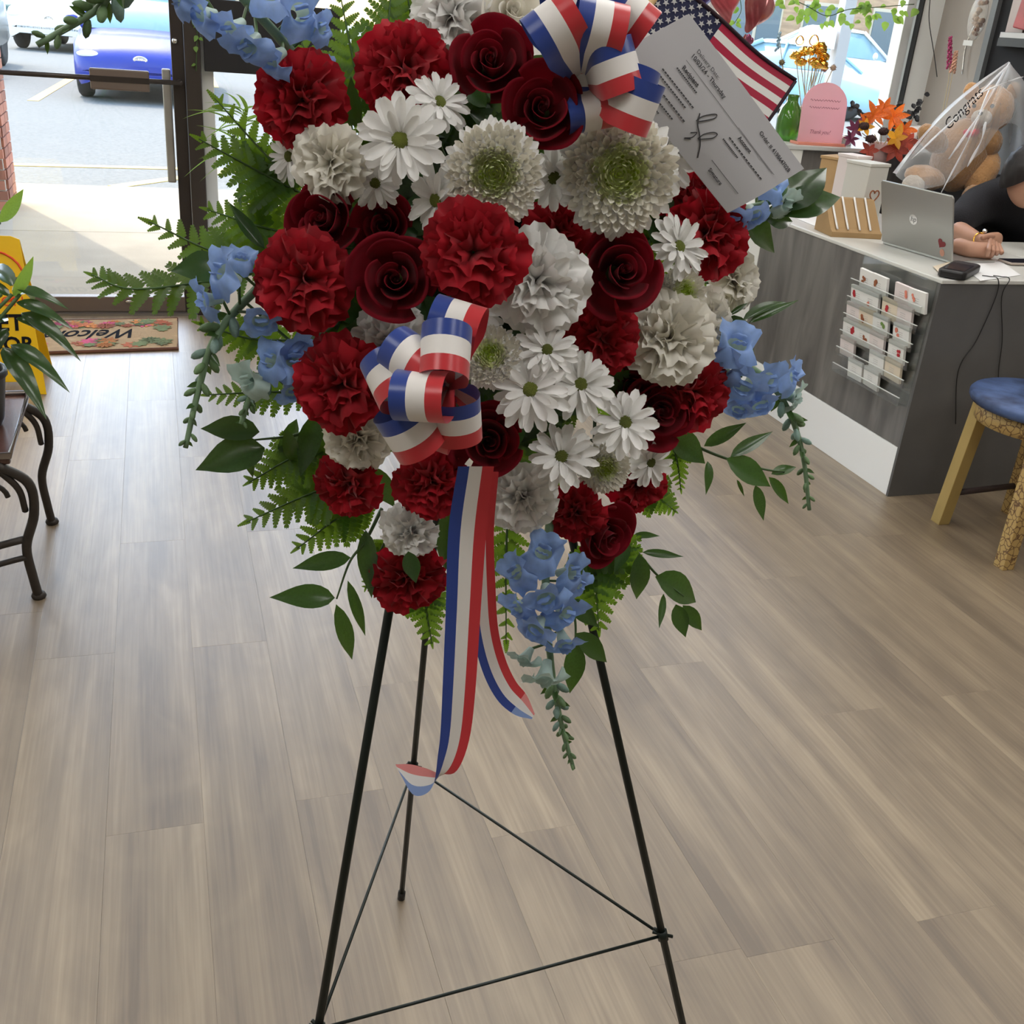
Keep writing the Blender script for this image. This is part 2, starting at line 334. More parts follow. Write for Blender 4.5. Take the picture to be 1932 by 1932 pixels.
def window(n, x0, x1, z0, z1, mulls, label, fm, fwid=.05):
    q = thing('window_%d' % n, None, None, (x0, DOORY, z0)); q['kind'] = 'structure'; q['label'] = label
    xs = [x0] + mulls + [x1]
    for a in xs: bxp(q, 'window_frame', (a - fwid / 2, DOORY + .02, z0), (a + fwid / 2, DOORY + .11, z1), fm)
    for a, b in zip(xs, xs[1:]):
        bxp(q, 'glass_pane', (a + fwid / 2, DOORY + .06, z0 + .04), (b - fwid / 2, DOORY + .068, z1 - .04), M_GLASS, 0)
        bxp(q, 'window_rail', (a + fwid / 2, DOORY + .02, z0), (b - fwid / 2, DOORY + .11, z0 + .04), fm); bxp(q, 'window_rail', (a + fwid / 2, DOORY + .02, z1 - .04), (b - fwid / 2, DOORY + .11, z1), fm)
    return q
window(1, .235, 1.14, .34, 2.45, [], 'shop window next to the door post, behind the spray', M_ALU, .055)
window(3, 2.75, 3.94, .34, 2.45, [], 'large shop window above the grey cabinet on the right', M_ALU, .055)
window(2, WX0 + .08, -.96, .34, 2.45, [], 'shop window left of the entrance door', M_BRZ)
bxp(bpy.data.objects['window_3'], 'glazing_bead', (3.98, DOORY - .02, .34), (3.99, DOORY + .02, 2.45), mat('black_seal', (.02, .02, .02), .6))
struct(MB().b2((.21, DOORY - .22, .30), (3.98, DOORY, .34)), 'trim_4', M_WHITE, bevel=.004)
# black sign board hung in the window beside the door
sg = PY(386, 134, DOORY - .03); sg2 = PY(600, 138, DOORY - .03)
tag(MB().b2((sg.x, DOORY - .045, sg.z), (sg2.x + .1, DOORY - .02, sg.z + .3)).build('window_sign', mat('sign_black', (.012, .011, .013), .5), None, False, .004), 'black board hung in the window beside the door post', 'sign board')
# unseen awning added to block the sun, and the brick pier beside the walk
struct(MB().b2((-2.4, DOORY + T, 3.40), (4.4, DOORY + T + 2.15, 3.50)), 'added_awning', mat('added_awning_metal', (.2, .16, .14), .5))
M_BRICKG = mat('mortar', (.55, .5, .44), .9)
M_BRICK = mat('red_brick', (.36, .14, .09), .85, var=.3, scale=9, bump=.2)
pc = PZ(20, 400, 0)
bpier = struct(MB().b2((pc.x - 1.5, pc.y, 0), (pc.x - .012, pc.y + .45, 4.6)), 'wall_pier', M_BRICKG)
brm = MB().b2((-.095, -.05, -.029), (.095, .05, .029)).mesh('brick', M_BRICK, False)
for r in range(26):
    for c in range(4):
        for sidee in (0, 1):
            z = .04 + r * .067
            if sidee == 0:
                x = pc.x - .11 - c * .2 + (.0 if r % 2 else -.1) + .1; p = Vector((min(x, pc.x - .098), pc.y + .035, z)); M = Matrix.Translation(p - BASE[bpier.name])
            else:
                if c > 1: continue
                p = Vector((pc.x - .045, pc.y + .13 + c * .2, z)); M = Matrix.Translation(p - BASE[bpier.name]) @ Matrix.Rotation(pi / 2, 4, 'Z')
            inst('brick', brm, bpier, M)

# ------------------------------------------------------------------ outside: walk, car park, far shops
M_WALK = mat('concrete_walk', (.335, .29, .215), .9, spec=.12, var=.12, scale=3, bump=.2, bscale=80)
M_ASPH = mat('asphalt', (.185, .185, .165), .95, spec=.08, var=.18, scale=30, bump=.5, bscale=150)
M_YEL = mat('yellow_road_paint', (.55, .40, .14), .8, var=.1)
walk = struct(MB().b2((-14, DOORY + T, -.10), (26, 9.2, -.02)), 'sidewalk', mat('concrete_joint', (.2, .19, .16), .95))
for i in range(26):
    for j in range(2):
        xa = -14 + 1.55 * i + .30; ya = (DOORY + T, 7.37)[j]; yb = (7.362, 9.2)[j]
        if j == 1: xa -= 0
        MB().b2((xa + .006, ya, -.02), (xa + 1.544, yb, 0)).build('slab', M_WALK, walk)
struct(MB().b2((-60, 9.2, -.12), (90, 90, -.03)), 'parking_lot', M_ASPH)
def stripe(a, b, wd, label):
    a = Vector((a.x, a.y, 0)); b = Vector((b.x, b.y, 0)); dd = (b - a).normalized(); nn = Vector((-dd.y, dd.x, 0)) * wd / 2
    q = [a - nn, b - nn, b + nn, a + nn]; mb = MB().add([p + Vector((0, 0, -.03)) for p in q] + [p + Vector((0, 0, -.024)) for p in q], [(4, 5, 6, 7), (0, 1, 5, 4), (1, 2, 6, 5), (2, 3, 7, 6), (3, 0, 4, 7)])
    tag(mb.build('road_marking', M_YEL), label, 'road marking', 'yellow lines of the car park')
def G(px, py): return PZ(px, py, -.026)
l1, l2 = G(10, 310), G(335, 318); stripe(l1 + (l1 - l2) * 4, l2 + (l2 - l1) * 9, .13, 'long yellow line running along the kerb')
stripe(G(215, 352), G(215, 352) + (G(340, 335) - G(215, 352)) * 6, .13, 'slanted yellow line next to the kerb line')
stripe(G(62, 190), G(135, 147), .14, 'short yellow bay line left of the blue car')
stripe(G(405, 165), G(385, 120), .14, 'yellow bay line right of the door post')
# far row of shops
def glassdark(): return mat('far_window_glass', (.12, .17, .2), .1)
def building(name, label, x0, x1, y, h, wallm, bays, base=None):
    q = thing(name, label, 'building', ((x0 + x1) / 2, y, 0))
    MB().b2((x0, y, -.03), (x1, y + 6, h)).build('wall', wallm, q)
    rf = MB().b2((x0 - .2, y - .25, h), (x1 + .2, y + 6.2, h + .4)).build('roof', mat('roof_fascia', (.5, .48, .44), .7), q)
    n = bays; wd = (x1 - x0) / n
    for i in range(n):
        a = x0 + wd * i + wd * .14; b = x0 + wd * (i + 1) - wd * .14
        wf = MB().b2((a, y - .06, .75), (b, y + .02, 2.7)).build('window', mat('far_window_frame', (.62, .52, .38), .6), q)
        for k in range(2):
            u0 = a + (b - a) * (k / 2) + .07; u1 = a + (b - a) * ((k + 1) / 2) - .07
            MB().b2((u0, y - .09, .85), (u1, y - .055, 2.6)).build('pane', glassdark(), wf)
    if base: MB().b2((x0, y - .08, .25), (x1, y - .01, .72)).build('band', base, q)
    return q
M_TANB = mat('tan_brick_far', (.55, .36, .22), .85, var=.25, scale=3, stretch=(.6, .6, 3))
bl = building('shop_building', 'far shop with a blue band under its windows', -16, 6, 46, 4.2, mat('cream_wall', (.72, .62, .46), .8), 9, mat('blue_band', (.05, .10, .35), .6))
br = building('brick_building', 'tan brick building across the car park behind the balloons', 17, 30, 33, 6, M_TANB, 5)
bt = building('teal_shop', 'pale shop with teal windows behind the parked white car', 31, 52, 40, 6, mat('pale_pink_wall', (.62, .50, .46), .8), 7)

# ------------------------------------------------------------------ cars
def loft(mb, st, mi=0):
    # st: list of (y, [(x,z)...]) half sections from sill to crown; mirrored
    rows = []
    for y, sec in st: rows.append([Vector((x, y, z)) for x, z in sec] + [Vector((-x, y, z)) for x, z in sec[::-1]])
    n = len(rows[0]); vs = [p for r in rows for p in r]
    fs = [(j * n + i, j * n + i + 1, (j + 1) * n + i + 1, (j + 1) * n + i) for j in range(len(rows) - 1) for i in range(n - 1)]
    fs += [tuple(range(n)), tuple((len(rows) - 1) * n + i for i in range(n))[::-1]]
    return mb.add(vs, fs, mi)
CARM = {}
def carmeshes():
    b = MB()
    def sec(hw, zb, zs, zt): return [(hw * .93, zb), (hw, zb + .12), (hw * 1.0, zs * .55 + zb * .45), (hw * .985, zs), (hw * .9, zs + (zt - zs) * .55), (hw * .62, zt), (hw * .3, zt + .012), (0, zt + .016)]
    loft(b, [(0.0, sec(.62, .30, .46, .50)), (.05, sec(.76, .24, .52, .60)), (.16, sec(.86, .21, .60, .70)), (.45, sec(.90, .20, .70, .79)), (.9, sec(.91, .20, .78, .87)), (1.35, sec(.91, .20, .86, .95)),
             (2.2, sec(.91, .20, .90, .97)), (3.3, sec(.91, .20, .90, .98)), (4.0, sec(.90, .22, .88, .98)), (4.4, sec(.86, .26, .82, .92)), (4.55, sec(.74, .32, .70, .8))])
    CARM['body'] = b
    g = MB(); loft(g, [(1.12, [(.80, .90), (.78, .905), (.5, .91), (0, .915)]), (1.85, [(.86, .92), (.68, 1.36), (.45, 1.39), (0, 1.40)]), (2.9, [(.86, .94), (.66, 1.40), (.45, 1.43), (0, 1.44)]), (3.9, [(.84, .95), (.76, .99), (.5, 1.0), (0, 1.005)])]); CARM['glass'] = g
    r = MB(); loft(r, [(1.80, [(.70, 1.365), (.66, 1.40), (.4, 1.425), (0, 1.435)]), (2.3, [(.695, 1.385), (.65, 1.44), (.4, 1.465), (0, 1.475)]), (3.0, [(.68, 1.38), (.64, 1.43), (.4, 1.455), (0, 1.465)])]); CARM['roof'] = r
    p = MB()
    for s in (-1, 1):
        p.tube([(s * .82, 1.12, .91), (s * .69, 1.84, 1.40)], .035, 6); p.tube([(s * .69, 2.95, 1.42), (s * .80, 3.9, 1.0)], .05, 6); p.tube([(s * .87, 2.4, .93), (s * .69, 2.38, 1.42)], .03, 6)
    CARM['pillars'] = p
    wh = MB(); wh.lathe([(.19, -.09), (.29, -.1), (.325, -.07), (.33, 0), (.325, .07), (.29, .1), (.19, .09)], 20, M=RY(pi / 2)); CARM['tire'] = wh
    rim = MB(); rim.lathe([(.0, .06), (.06, .075), (.075, .055), (.17, .05), (.2, .085), (.2, -.08)], 14, M=RY(pi / 2)); CARM['rim'] = rim
    hl = MB(); hl.ball((0, 0, 0), (.17, .10, .05)); CARM['headlight'] = hl
    gr = MB(); gr.b2((-.42, -.02, -.08), (.42, .06, .08)); 
    for k in range(5): gr.b2((-.42, -.03, -.07 + k * .033), (.42, -.015, -.055 + k * .033))
    CARM['grille'] = gr
    mi = MB(); mi.ball((0, 0, 0), (.10, .06, .07)); CARM['mirror'] = mi
carmeshes()
M_TIRE = mat('tire_rubber', (.02, .02, .02), .8); M_RIM = mat('alloy_rim', (.5, .5, .5), .3, metal=.9); M_CGL = mat('car_glass', (.25, .38, .42), .06, spec=.9, coat=.5); M_LAMPG = mat('headlamp_glass', (.8, .82, .82), .1, coat=.8)
M_GRL = mat('grille_dark', (.03, .03, .035), .4); M_CHR = mat('chrome', (.8, .8, .8), .12, metal=1)
def car(name, label, loc, rz, col, pname, sc=(1, 1, 1), lower=False):
    pm = mat(pname, col, .4, metal=.1, coat=.25)
    MX = Matrix.Translation(loc) @ Matrix.Rotation(rz, 4, 'Z') @ Matrix.Diagonal((*sc, 1))
    q = thing(name, label, 'car', mtx=MX)
    def part(nm, key, m, pos=(0, 0, 0), par=None, s=(1, 1, 1), smooth=True):
        key2 = (key, m.name)
        if key2 not in CARM: CARM[key2] = CARM[key].mesh(nm, m, smooth, True)
        return inst(nm, CARM[key2], par or q, Matrix.Translation(pos) @ Matrix.Diagonal((*s, 1)))
    part('body', 'body', pm); part('cabin_glass', 'glass', M_CGL); part('roof', 'roof', pm); part('pillars', 'pillars', pm)
    for sx in (-1, 1):
        for wy in (.82, 3.62):
            tr = part('wheel', 'tire', M_TIRE, (sx * .80, wy, .33)); part('rim', 'rim', M_RIM, (0, 0, 0), tr, (sx, 1, 1))
        part('headlight', 'headlight', M_LAMPG, (sx * .66, .14, .60)); part('side_mirror', 'mirror', pm, (sx * 1.0, 1.55, .98))
    part('grille', 'grille', M_GRL, (0, .035, .37), smooth=False)
    em = MB(); em.lathe([(.075, 0), (.095, .006), (.095, .012), (.075, .016), (.06, .01)], 20, M=RX(pi / 2) @ Matrix.Diagonal((1, .55, 1))); em.box((0, -.008, 0), (.012, .01, .05), RY(.3)); em.box((-.022, -.008, 0), (.012, .01, .06), RY(.25)); em.box((.022, -.008, 0), (.012, .01, .06), RY(.25))
    inst('emblem', em.mesh('emblem', M_CHR), q, Matrix.Translation((0, .035, .57)))
    MB().box((0, -.005, .40), (.34, .02, .12))
    return q
bc = PY(255, 105, 16.4)
car('car', 'blue sedan facing the shop, seen through the glass door', (bc.x + .06, 16.4, -.03), radians(-3), (.012, .03, .26), 'car_paint_blue')
car('suv', 'dark silver car cut off at the left edge beyond the door', (-3.72, 18.6, -.03), radians(-4), (.10, .11, .11), 'car_paint_grey', (1.05, 1.05, 1.2))
car('pickup', 'white car parked in the row behind the blue sedan', (-2.15, 27.5, -.03), radians(-12), (.75, .77, .75), 'car_paint_white', (1.1, 1.1, 1.2))
car('far_car', 'dark green car in the far row at the top left', (-4.4, 38, -.03), radians(0), (.04, .10, .08), 'car_paint_green')
car('car', 'pale blue car outside the right shop window', (15.8, 21.5, -.03), radians(38), (.35, .55, .66), 'car_paint_pale_blue', (1.05, 1.05, 1.05))
car('suv', 'white sport utility car parked behind the pale blue one', (20.5, 27.0, -.03), radians(70), (.8, .8, .8), 'car_paint_white', (1.1, 1.1, 1.35))
# white post and sign frame in the car park
q = thing('post', 'grey and white post with a sign frame outside the right window', 'post', (PY(1575, 150, 12).x, 12, 0))
b0 = PY(1578, 120, 12); MB().b2((b0.x - .075, 11.93, -.03), (b0.x + .075, 12.07, 2.6)).build('post_shaft', mat('post_grey', (.42, .40, .38), .7), q)
a0 = PY(1515, 45, 12); MB().b2((a0.x, 11.94, 1.42), (b0.x - .11, 12.06, 1.62)).build('post_arm', M_WHITE, q)

# ================================================================== left side: mat, wet floor sign, plant stand
M_BLACK = mat('black_plastic', (.015, .015, .016), .45)
M_INK = mat('printed_ink', (.012, .012, .015), .95, spec=.05)
# door mat
mz = .012; c1, c2, c3, c4 = Vector((-.85, 4.69, 0)), Vector((.03, 4.76, 0)), Vector((.04, 5.25, 0)), Vector((-.85, 5.19, 0))
dm = thing('door_mat', 'coir door mat with printed flowers and the word Welcome', 'door mat', (-.4, 4.97, 0))
mb = MB(); q4 = [c1, c2, c3, c4]; mb.add(q4 + [p + Vector((0, 0, mz)) for p in q4], [(3, 2, 1, 0), (4, 5, 6, 7)] + [(i, (i + 1) % 4, 4 + (i + 1) % 4, 4 + i) for i in range(4)])
mb.build('mat_body', mat('coir_tan', (.50, .34, .18), .95, var=.2, scale=25, bump=.5, bscale=400), dm)
bd = MB(); bd.tube([p + Vector((0, 0, .006)) for p in q4 + [c1]], .009, 6); bd.build('mat_edge', mat('mat_edge_brown', (.12, .05, .03), .9), dm)
U = (c2 - c1).normalized(); V = (c4 - c1).normalized(); wl = (c2 - c1).length; hl_ = (c4 - c1).length
text('Welcome', dm, c1 + U * (wl * .565) + V * (hl_ * .50) + Vector((0, 0, mz)), -U, -V, .112, M_INK, 'lettering', shear=.6, bold=.0015, lift=.001, tall=1.8)
def flatflower(name, c, r, m, n=8, par=dm, rot=0):
    f = MB()
    for k in range(n):
        a = rot + 2 * pi * k / n; d_ = U * cos(a) + V * sin(a); e_ = U * -sin(a) + V * cos(a)
        f.add([c, c + d_ * r * .55 + e_ * r * .24, c + d_ * r, c + d_ * r * .55 - e_ * r * .24], [(0, 3, 2, 1)])
    f.v = [p + Vector((0, 0, .0008)) for p in f.v]
    return f.build(name, m, par)
fcols = [('print_orange', (.48, .17, .04)), ('print_pink', (.45, .07, .14)), ('print_green', (.12, .15, .06)), ('print_rust', (.33, .09, .04))]
rr = random.Random(3)
for k in range(80):
    u_ = rr.uniform(.07, .93); v_ = rr.choice([rr.uniform(.11, .27), rr.uniform(.73, .89)])
    if rr.random() < .15: u_ = rr.choice([.07, .93]); v_ = rr.uniform(.1, .9)
    nm, cc = fcols[rr.choice([0, 1, 2, 2, 3])]; flatflower('printed_flower', c1 + U * wl * u_ + V * hl_ * v_ + Vector((0, 0, mz + .00005 * k)), rr.uniform(.03, .056), mat(nm, cc, .95, var=.3, scale=60), rr.choice([6, 8, 10]), rot=rr.random() * 3)

# wet floor sign: two hinged yellow boards
M_YSIGN = mat('sign_yellow', (.85, .52, .005), .4, trans=.12, tcol=(.9, .6, .02))
ws = thing('wet_floor_sign', 'yellow folding wet floor sign half hidden by the potted plant', 'floor sign', (-.62, 4.2, 0))
fr_ = PZ(88, 745, 0); tp = Vector((-.60, 4.36, .57))
def board(by, lab):
    # board leaning from the floor line y=by to the hinge at tp.y
    a = Vector((fr_.x, by, 0)); wdt = .30; hw0 = .30; hw1 = .20
    xL = a.x - .33; top = tp.z; P0 = Vector((a.x, by, 0)); 
    u = Vector((1, 0, 0)); v = (Vector((0, tp.y - by, top))).normalized(); Lg = sqrt((tp.y - by) ** 2 + top ** 2)
    mid = (a.x + xL) / 2
    poly = [(a.x - mid, 0), (a.x - mid - .05, Lg * .98), (a.x - mid - .08, Lg), (-(a.x - mid) + .08, Lg), (-(a.x - mid) + .05, Lg * .98), (-(a.x - mid), 0), (-(a.x - mid) + .07, 0), (-(a.x - mid) + .1, .05), (a.x - mid - .1, .05), (a.x - mid - .07, 0)]
    o_ = MB().prism(poly, (mid, by, 0), u, v, .006).build('sign_board', M_YSIGN, ws, False, .002)
    return o_, Vector((mid, by, 0)), u, v, Lg
bo, o0, u0, v0, Lg = board(4.2, 'front'); board(4.52, 'back')
n0 = u0.cross(v0)
text('WET', ws, o0 + v0 * .27 - n0 * -.008 + u0 * .015, u0, v0, .085, M_INK, 'lettering', bold=.002, lift=.0)
text('FLOOR', ws, o0 + v0 * .19 + n0 * .008 + u0 * .015, u0, v0, .075, M_INK, 'lettering', bold=.002, lift=.0)
tri = [o0 + n0 * .008 + u0 * (.12 * cos(a)) + v0 * (.44 + .10 * sin(a)) for a in [pi / 2 + 2 * pi * k / 24 for k in range(25)]]
MB().tube(tri, .004, 6).build('warning_ring', mat('sign_red', (.7, .06, .01), .5), ws)
text('CAUTION', ws, o0 + v0 * .35 + n0 * .008, u0, v0, .05, mat('sign_red', (.7, .06, .01)), 'lettering', lift=0)

# wrought iron plant stand
M_IRON = mat('wrought_iron', (.05, .043, .038), .5, metal=.5, var=.2, scale=30)
M_TRAY = mat('tray_dark_wood', (.10, .045, .035), .25, coat=.6, var=.3, scale=5)
TZ = .435; X1 = -.372; X0 = -.93; YA = 2.50; YB = 2.94
ps = thing('plant_stand', 'wrought iron plant stand with scrolled legs and a dark tray top', 'plant stand', ((X0 + X1) / 2, (YA + YB) / 2, 0))
MB().b2((X0, YA, TZ - .02), (X1, YB, TZ)).build('tray_top', M_TRAY, ps, False, .006)
rim_ = MB().tube([(X0, YA, TZ + .004), (X1, YA, TZ + .004), (X1, YB, TZ + .004), (X0, YB, TZ + .004), (X0, YA, TZ + .004)], .009, 8); rim_.build('rim', mat('rim_polished', (.25, .22, .2), .2, metal=.8), ps, True)
for (lx, ly, sx, sy) in ((X1, YA, 1, 1), (X1, YB, 1, 1), (X0, YA, -1, 1), (X0, YB, -1, 1)):
    fx = lx - sx * .02 + sx * .0; fy = ly + .10
    pts = spline([(lx - sx * .03, ly, TZ - .02), (lx + sx * .028, ly + .03, TZ - .08), (lx + sx * .03, ly + .05, TZ - .17), (lx + sx * .002, ly + .06, .17), (lx + sx * .005, ly + .08, .07), (fx + sx * .03, fy, .0)], 30)
    lg = MB().tube(pts, .012, 8).build('leg', M_IRON, ps, True)
    MB().lathe([(.016, 0), (.019, .006), (.016, .014), (.011, .018)], 12, pts[-1]).build('foot', M_IRON, lg, True)
    ipts = spline([(lx - sx * .03, ly, TZ - .03), (lx + sx * .006, ly + .02, TZ - .09), (lx + sx * .012, ly + .045, TZ - .16)], 12)
    MB().tube(ipts, .008, 8).build('brace', M_IRON, lg, True)
    # scroll
    sp = [Vector((lx - sx * .075 + .055 * (1 - k / 40) * cos(k * .27) * sx, ly + .03, TZ - .115 + .045 * (1 - k / 40) * sin(k * .27))) for k in range(34)]
    MB().tube(sp, .0065, 8).build('scroll', M_IRON, ps, True)
    MB().tube([p + Vector((-.015 * sx, .03, -.03)) for p in sp[6:]], .0065, 8).build('scroll', M_IRON, ps, True)
MB().tube(spline([(X1 + .0, YA + .06, .19), ((X0 + X1) / 2, YA + .07, .13), (X0, YA + .06, .19)], 20), .010, 8).build('stretcher', M_IRON, ps, True)
MB().tube(spline([(X1 + .0, YA + .06, .14), ((X0 + X1) / 2, YA + .07, .08), (X0, YA + .06, .14)], 20), .008, 8).build('stretcher', M_IRON, ps, True)

# ------------------------------------------------------------------ leaves for all plants
M_LEAF = mat('leaf_dark_green', (.035, .075, .025), .38, var=.35, scale=30, trans=.22, tcol=(.20, .36, .03), spec=.45)
M_LEAFP = mat('leaf_pale_green', (.16, .30, .06), .45, var=.25, scale=30, trans=.35, tcol=(.4, .6, .08))
M_LEAFG = mat('leaf_glossy_green', (.022, .055, .018), .28, var=.3, scale=20, trans=.15, tcol=(.15, .28, .03), coat=.3)
M_STEM = mat('stem_green', (.06, .12, .035), .5, var=.2)
M_FERN = mat('fern_green', (.028, .072, .014), .55, var=.4, scale=20, trans=.36, tcol=(.30, .52, .025))
M_RUSC = mat('ruscus_green', (.03, .075, .02), .33, var=.3, scale=30, trans=.18, tcol=(.14, .28, .02), coat=.2)
def leaf_mesh(name, m, wd=.3, fold=.12, droop=.15, tip=1.4, peak=.45, n=9, wave=0):
    mb = MB(); vs = []; 
    for j in range(n):
        t = j / (n - 1); ww = wd / 2 * (sin(pi * t ** (math.log(.5) / math.log(peak)))) ** (.85 if t < peak else tip * .75)
        y = t; zc = -droop * t * t
        for k, u in enumerate((-1, -.5, 0, .5, 1)):
            vs.append(Vector((u * ww, y, zc + fold * abs(u) * ww * 2 + wave * sin(9 * t + u * 2) * abs(u) * ww)))
    fs = [(j * 5 + k, j * 5 + k + 1, (j + 1) * 5 + k + 1, (j + 1) * 5 + k) for j in range(n - 1) for k in range(4)]
    return mb.add(vs, fs).mesh(name, m, True)
L_RUSC = [leaf_mesh('leaf', M_RUSC, .40, .15, d_, 1.5, .42) for d_ in (-.1, .08, .25)]
L_BIG = [leaf_mesh('leaf', M_LEAFG, .56, .18, d_, 1.5, .42, wave=.1) for d_ in (.1, .35)]
L_POT = [leaf_mesh('leaf', M_LEAFG, .26, .2, d_, 1.3, .4, wave=.15) for d_ in (.25, .5)]
L_POTP = leaf_mesh('leaf', M_LEAFP, .42, .2, -.1, 1.3, .42)
L_STRAP = [leaf_mesh('leaf', M_LEAFP, .10, .3, d_, 1.0, .35) for d_ in (.5, .9)]
L_IVY = leaf_mesh('leaf', M_LEAFP, .8, .1, .15, 1.2, .35, 7)
def leafmtx(base, tip, nrm, scalew=1.0):
    # matrix that lays a unit leaf (root 0, tip +Y, upper side +Z) from base to tip
    y = (tip - base); L_ = y.length; y = y / L_; z = (nrm - y * nrm.dot(y)).normalized(); x = y.cross(z)
    return Matrix.Translation(base) @ Matrix(((x.x, y.x, z.x), (x.y, y.y, z.y), (x.z, y.z, z.z))).to_4x4() @ Matrix.Diagonal((L_ * scalew, L_, L_, 1))
def rel(parent, M):
    if parent.name in MSET: return parent.matrix_basis.inverted() @ M
    return Matrix.Translation(-base_of(parent)) @ M

# potted plant on the stand
pp = PZ(2, 790, TZ); pot_c = Vector((-.462, 2.72, TZ))
pt = thing('potted_plant', 'leafy green houseplant in a black nursery pot on the iron stand', 'potted plant', pot_c)
MB().lathe([(.05, 0), (.058, .02), (.072, .125), (.078, .13), (.078, .145), (.07, .145), (.065, .12), (0, .115)], 24, pot_c).build('pot', M_BLACK, pt, True)
MB().lathe([(.066, .118), (0, .13)], 16, pot_c).build('soil', mat('soil', (.03, .02, .015), .95), pt, True)
YP = 2.76
leafspec = [((25, 560), (60, 478), 0, 2.72, .62), ((30, 545), (117, 553), 1, 2.70, 1), ((30, 570), (118, 582), 1, 2.66, 1), ((40, 590), (128, 622), 1, 2.6, .9), ((20, 650), (112, 690), 1, 2.62, 1), ((5, 655), (76, 735), 1, 2.58, 1),
            ((20, 560), (-60, 500), 1, 2.8, 1), ((15, 600), (-60, 610), 1, 2.6, 1), ((20, 540), (25, 505), 1, 2.85, 1.2), ((25, 540), (-30, 470), 1, 2.9, 1), ((15, 620), (-50, 690), 1, 2.6, 1), ((28, 560), (72, 517), 1, 2.9, 1), ((30, 600), (75, 610), 1, 2.7, 1),
            ((0, 420), (42, 355), 2, 2.95, .8)]
stm = MB()
for sx in (-.03, .01, .04): stm.tube(spline([pot_c + Vector((sx * .4, 0, .12)), pot_c + Vector((sx, .0, .22)), PY(18 + sx * 500, 555, 2.76)], 10), .005, 6)
stm.tube(spline([pot_c + Vector((-.02, .03, .12)), pot_c + Vector((-.06, .1, .35)), PY(0, 420, 2.95)], 10), .004, 6)
stm.build('stem', M_STEM, pt, True)
for (a, b, k, y_, wd) in leafspec:
    A = PY(*a, 2.76 if k != 2 else 2.95); B = PY(*b, y_ + .02); me = L_POTP if k in (0, 2) else RND.choice(L_POT)
    inst('leaf', me, pt, rel(pt, leafmtx(A, B, Vector((.1, -.55, .8)) if k == 1 else Vector((.5, -.8, .2)), wd)))

# ================================================================== right side: counter and what is on it
CX0, CYN, CYF, CTZ = 2.434, 2.867, 4.03, .785
def lamwood():
    m = bpy.data.materials.new('grey_streaked_laminate'); m.use_nodes = True; t = m.node_tree; b = t.nodes['Principled BSDF']; N = t.nodes.new; L = t.links.new
    g = N('ShaderNodeNewGeometry'); mp = N('ShaderNodeMapping'); mp.inputs['Scale'].default_value = (6, 6, 1.1); mp.inputs['Rotation'].default_value = (radians(22), radians(18), 0); L(g.outputs['Position'], mp.inputs[0])
    n = N('ShaderNodeTexNoise'); n.inputs['Scale'].default_value = 2.2; n.inputs['Detail'].default_value = 5; n.inputs['Distortion'].default_value = .5; L(mp.outputs[0], n.inputs[0])
    cr = N('ShaderNodeValToRGB'); e = cr.color_ramp.elements; e[0].position = .3; e[0].color = (.085, .08, .075, 1); e[1].position = .72; e[1].color = (.21, .20, .185, 1); L(n.outputs[0], cr.inputs[0]); L(cr.outputs[0], b.inputs['Base Color'])
    b.inputs['Roughness'].default_value = .32; return m
M_LAM = lamwood()
M_DLAM = mat('dark_grey_laminate', (.11, .109, .107), .45, var=.25, scale=3)
M_TOPW = mat('counter_white_top', (.66, .66, .62), .3, var=.06, scale=6)
ct = thing('counter', 'grey streaked reception counter with a white top and white plinth', 'counter', (CX0 + .4, 3.4, 0))
MB().b2((CX0, CYN + .012, .185), (CX0 + .025, CYF, CTZ - .014)).build('front_panel', M_LAM, ct, False, .002)
MB().b2((CX0 - .002, CYN + .012, .0), (CX0 + .023, 4.75, .184)).build('plinth', mat('plinth_white', (.90, .91, .90), .3), ct, False, .002)
MB().b2((CX0 - .004, CYN, .0), (4.12, CYN + .0115, CTZ - .014)).build('end_panel', M_DLAM, ct, False, .001)
MB().b2((CX0 + .028, CYN + .012, CTZ - .10), (CX0 + .6, CYF + .5, CTZ - .016)).build('apron', M_DLAM, ct)
MB().b2((CX0, CYF + .001, .185), (CX0 + .025, 4.68, CTZ - .014)).build('white_panel', M_WHITE, ct, False, .002)
MB().b2((CX0 - .004, CYN - .004, CTZ - .014), (CX0 + .66, 4.68, CTZ)).build('worktop', M_TOPW, ct, False, .003)
MB().b2((CX0 + .662, CYN - .004, CTZ - .014), (CX0 + 1.65, 3.55, CTZ)).build('worktop_return', M_TOPW, ct, False, .003)
# raised cabinet beside the window
cb_ = thing('cabinet', 'raised grey cabinet with a white side standing under the shop window', 'cabinet', (3.5, 5.0, 0))
MB().b2((2.985, 4.72, 0), (4.12, 5.15, .985)).build('cabinet_body', M_LAM, cb_, False, .002)
MB().b2((2.78, 4.70, 0), (2.983, 5.15, .985)).build('side_panel', M_WHITE, cb_, False, .002)
MB().b2((2.77, 4.69, .986), (4.125, 5.16, 1.006)).build('cabinet_top', mat('steel_grey_top', (.55, .56, .54), .3), cb_, False, .003)
# black back table with the bear
bt_ = thing('back_table', 'black table behind the counter carrying the teddy bear', 'table', (3.5, 4.2, 0))
MB().b2((3.12, 4.14, .80), (3.95, 4.66, .83)).build('tabletop', M_BLACK, bt_, False, .003)
for xx in (3.16, 3.91):
    for yy in (4.18, 4.62): MB().b2((xx - .02, yy - .02, 0), (xx + .02, yy + .02, .8)).build('leg', M_BLACK, bt_)

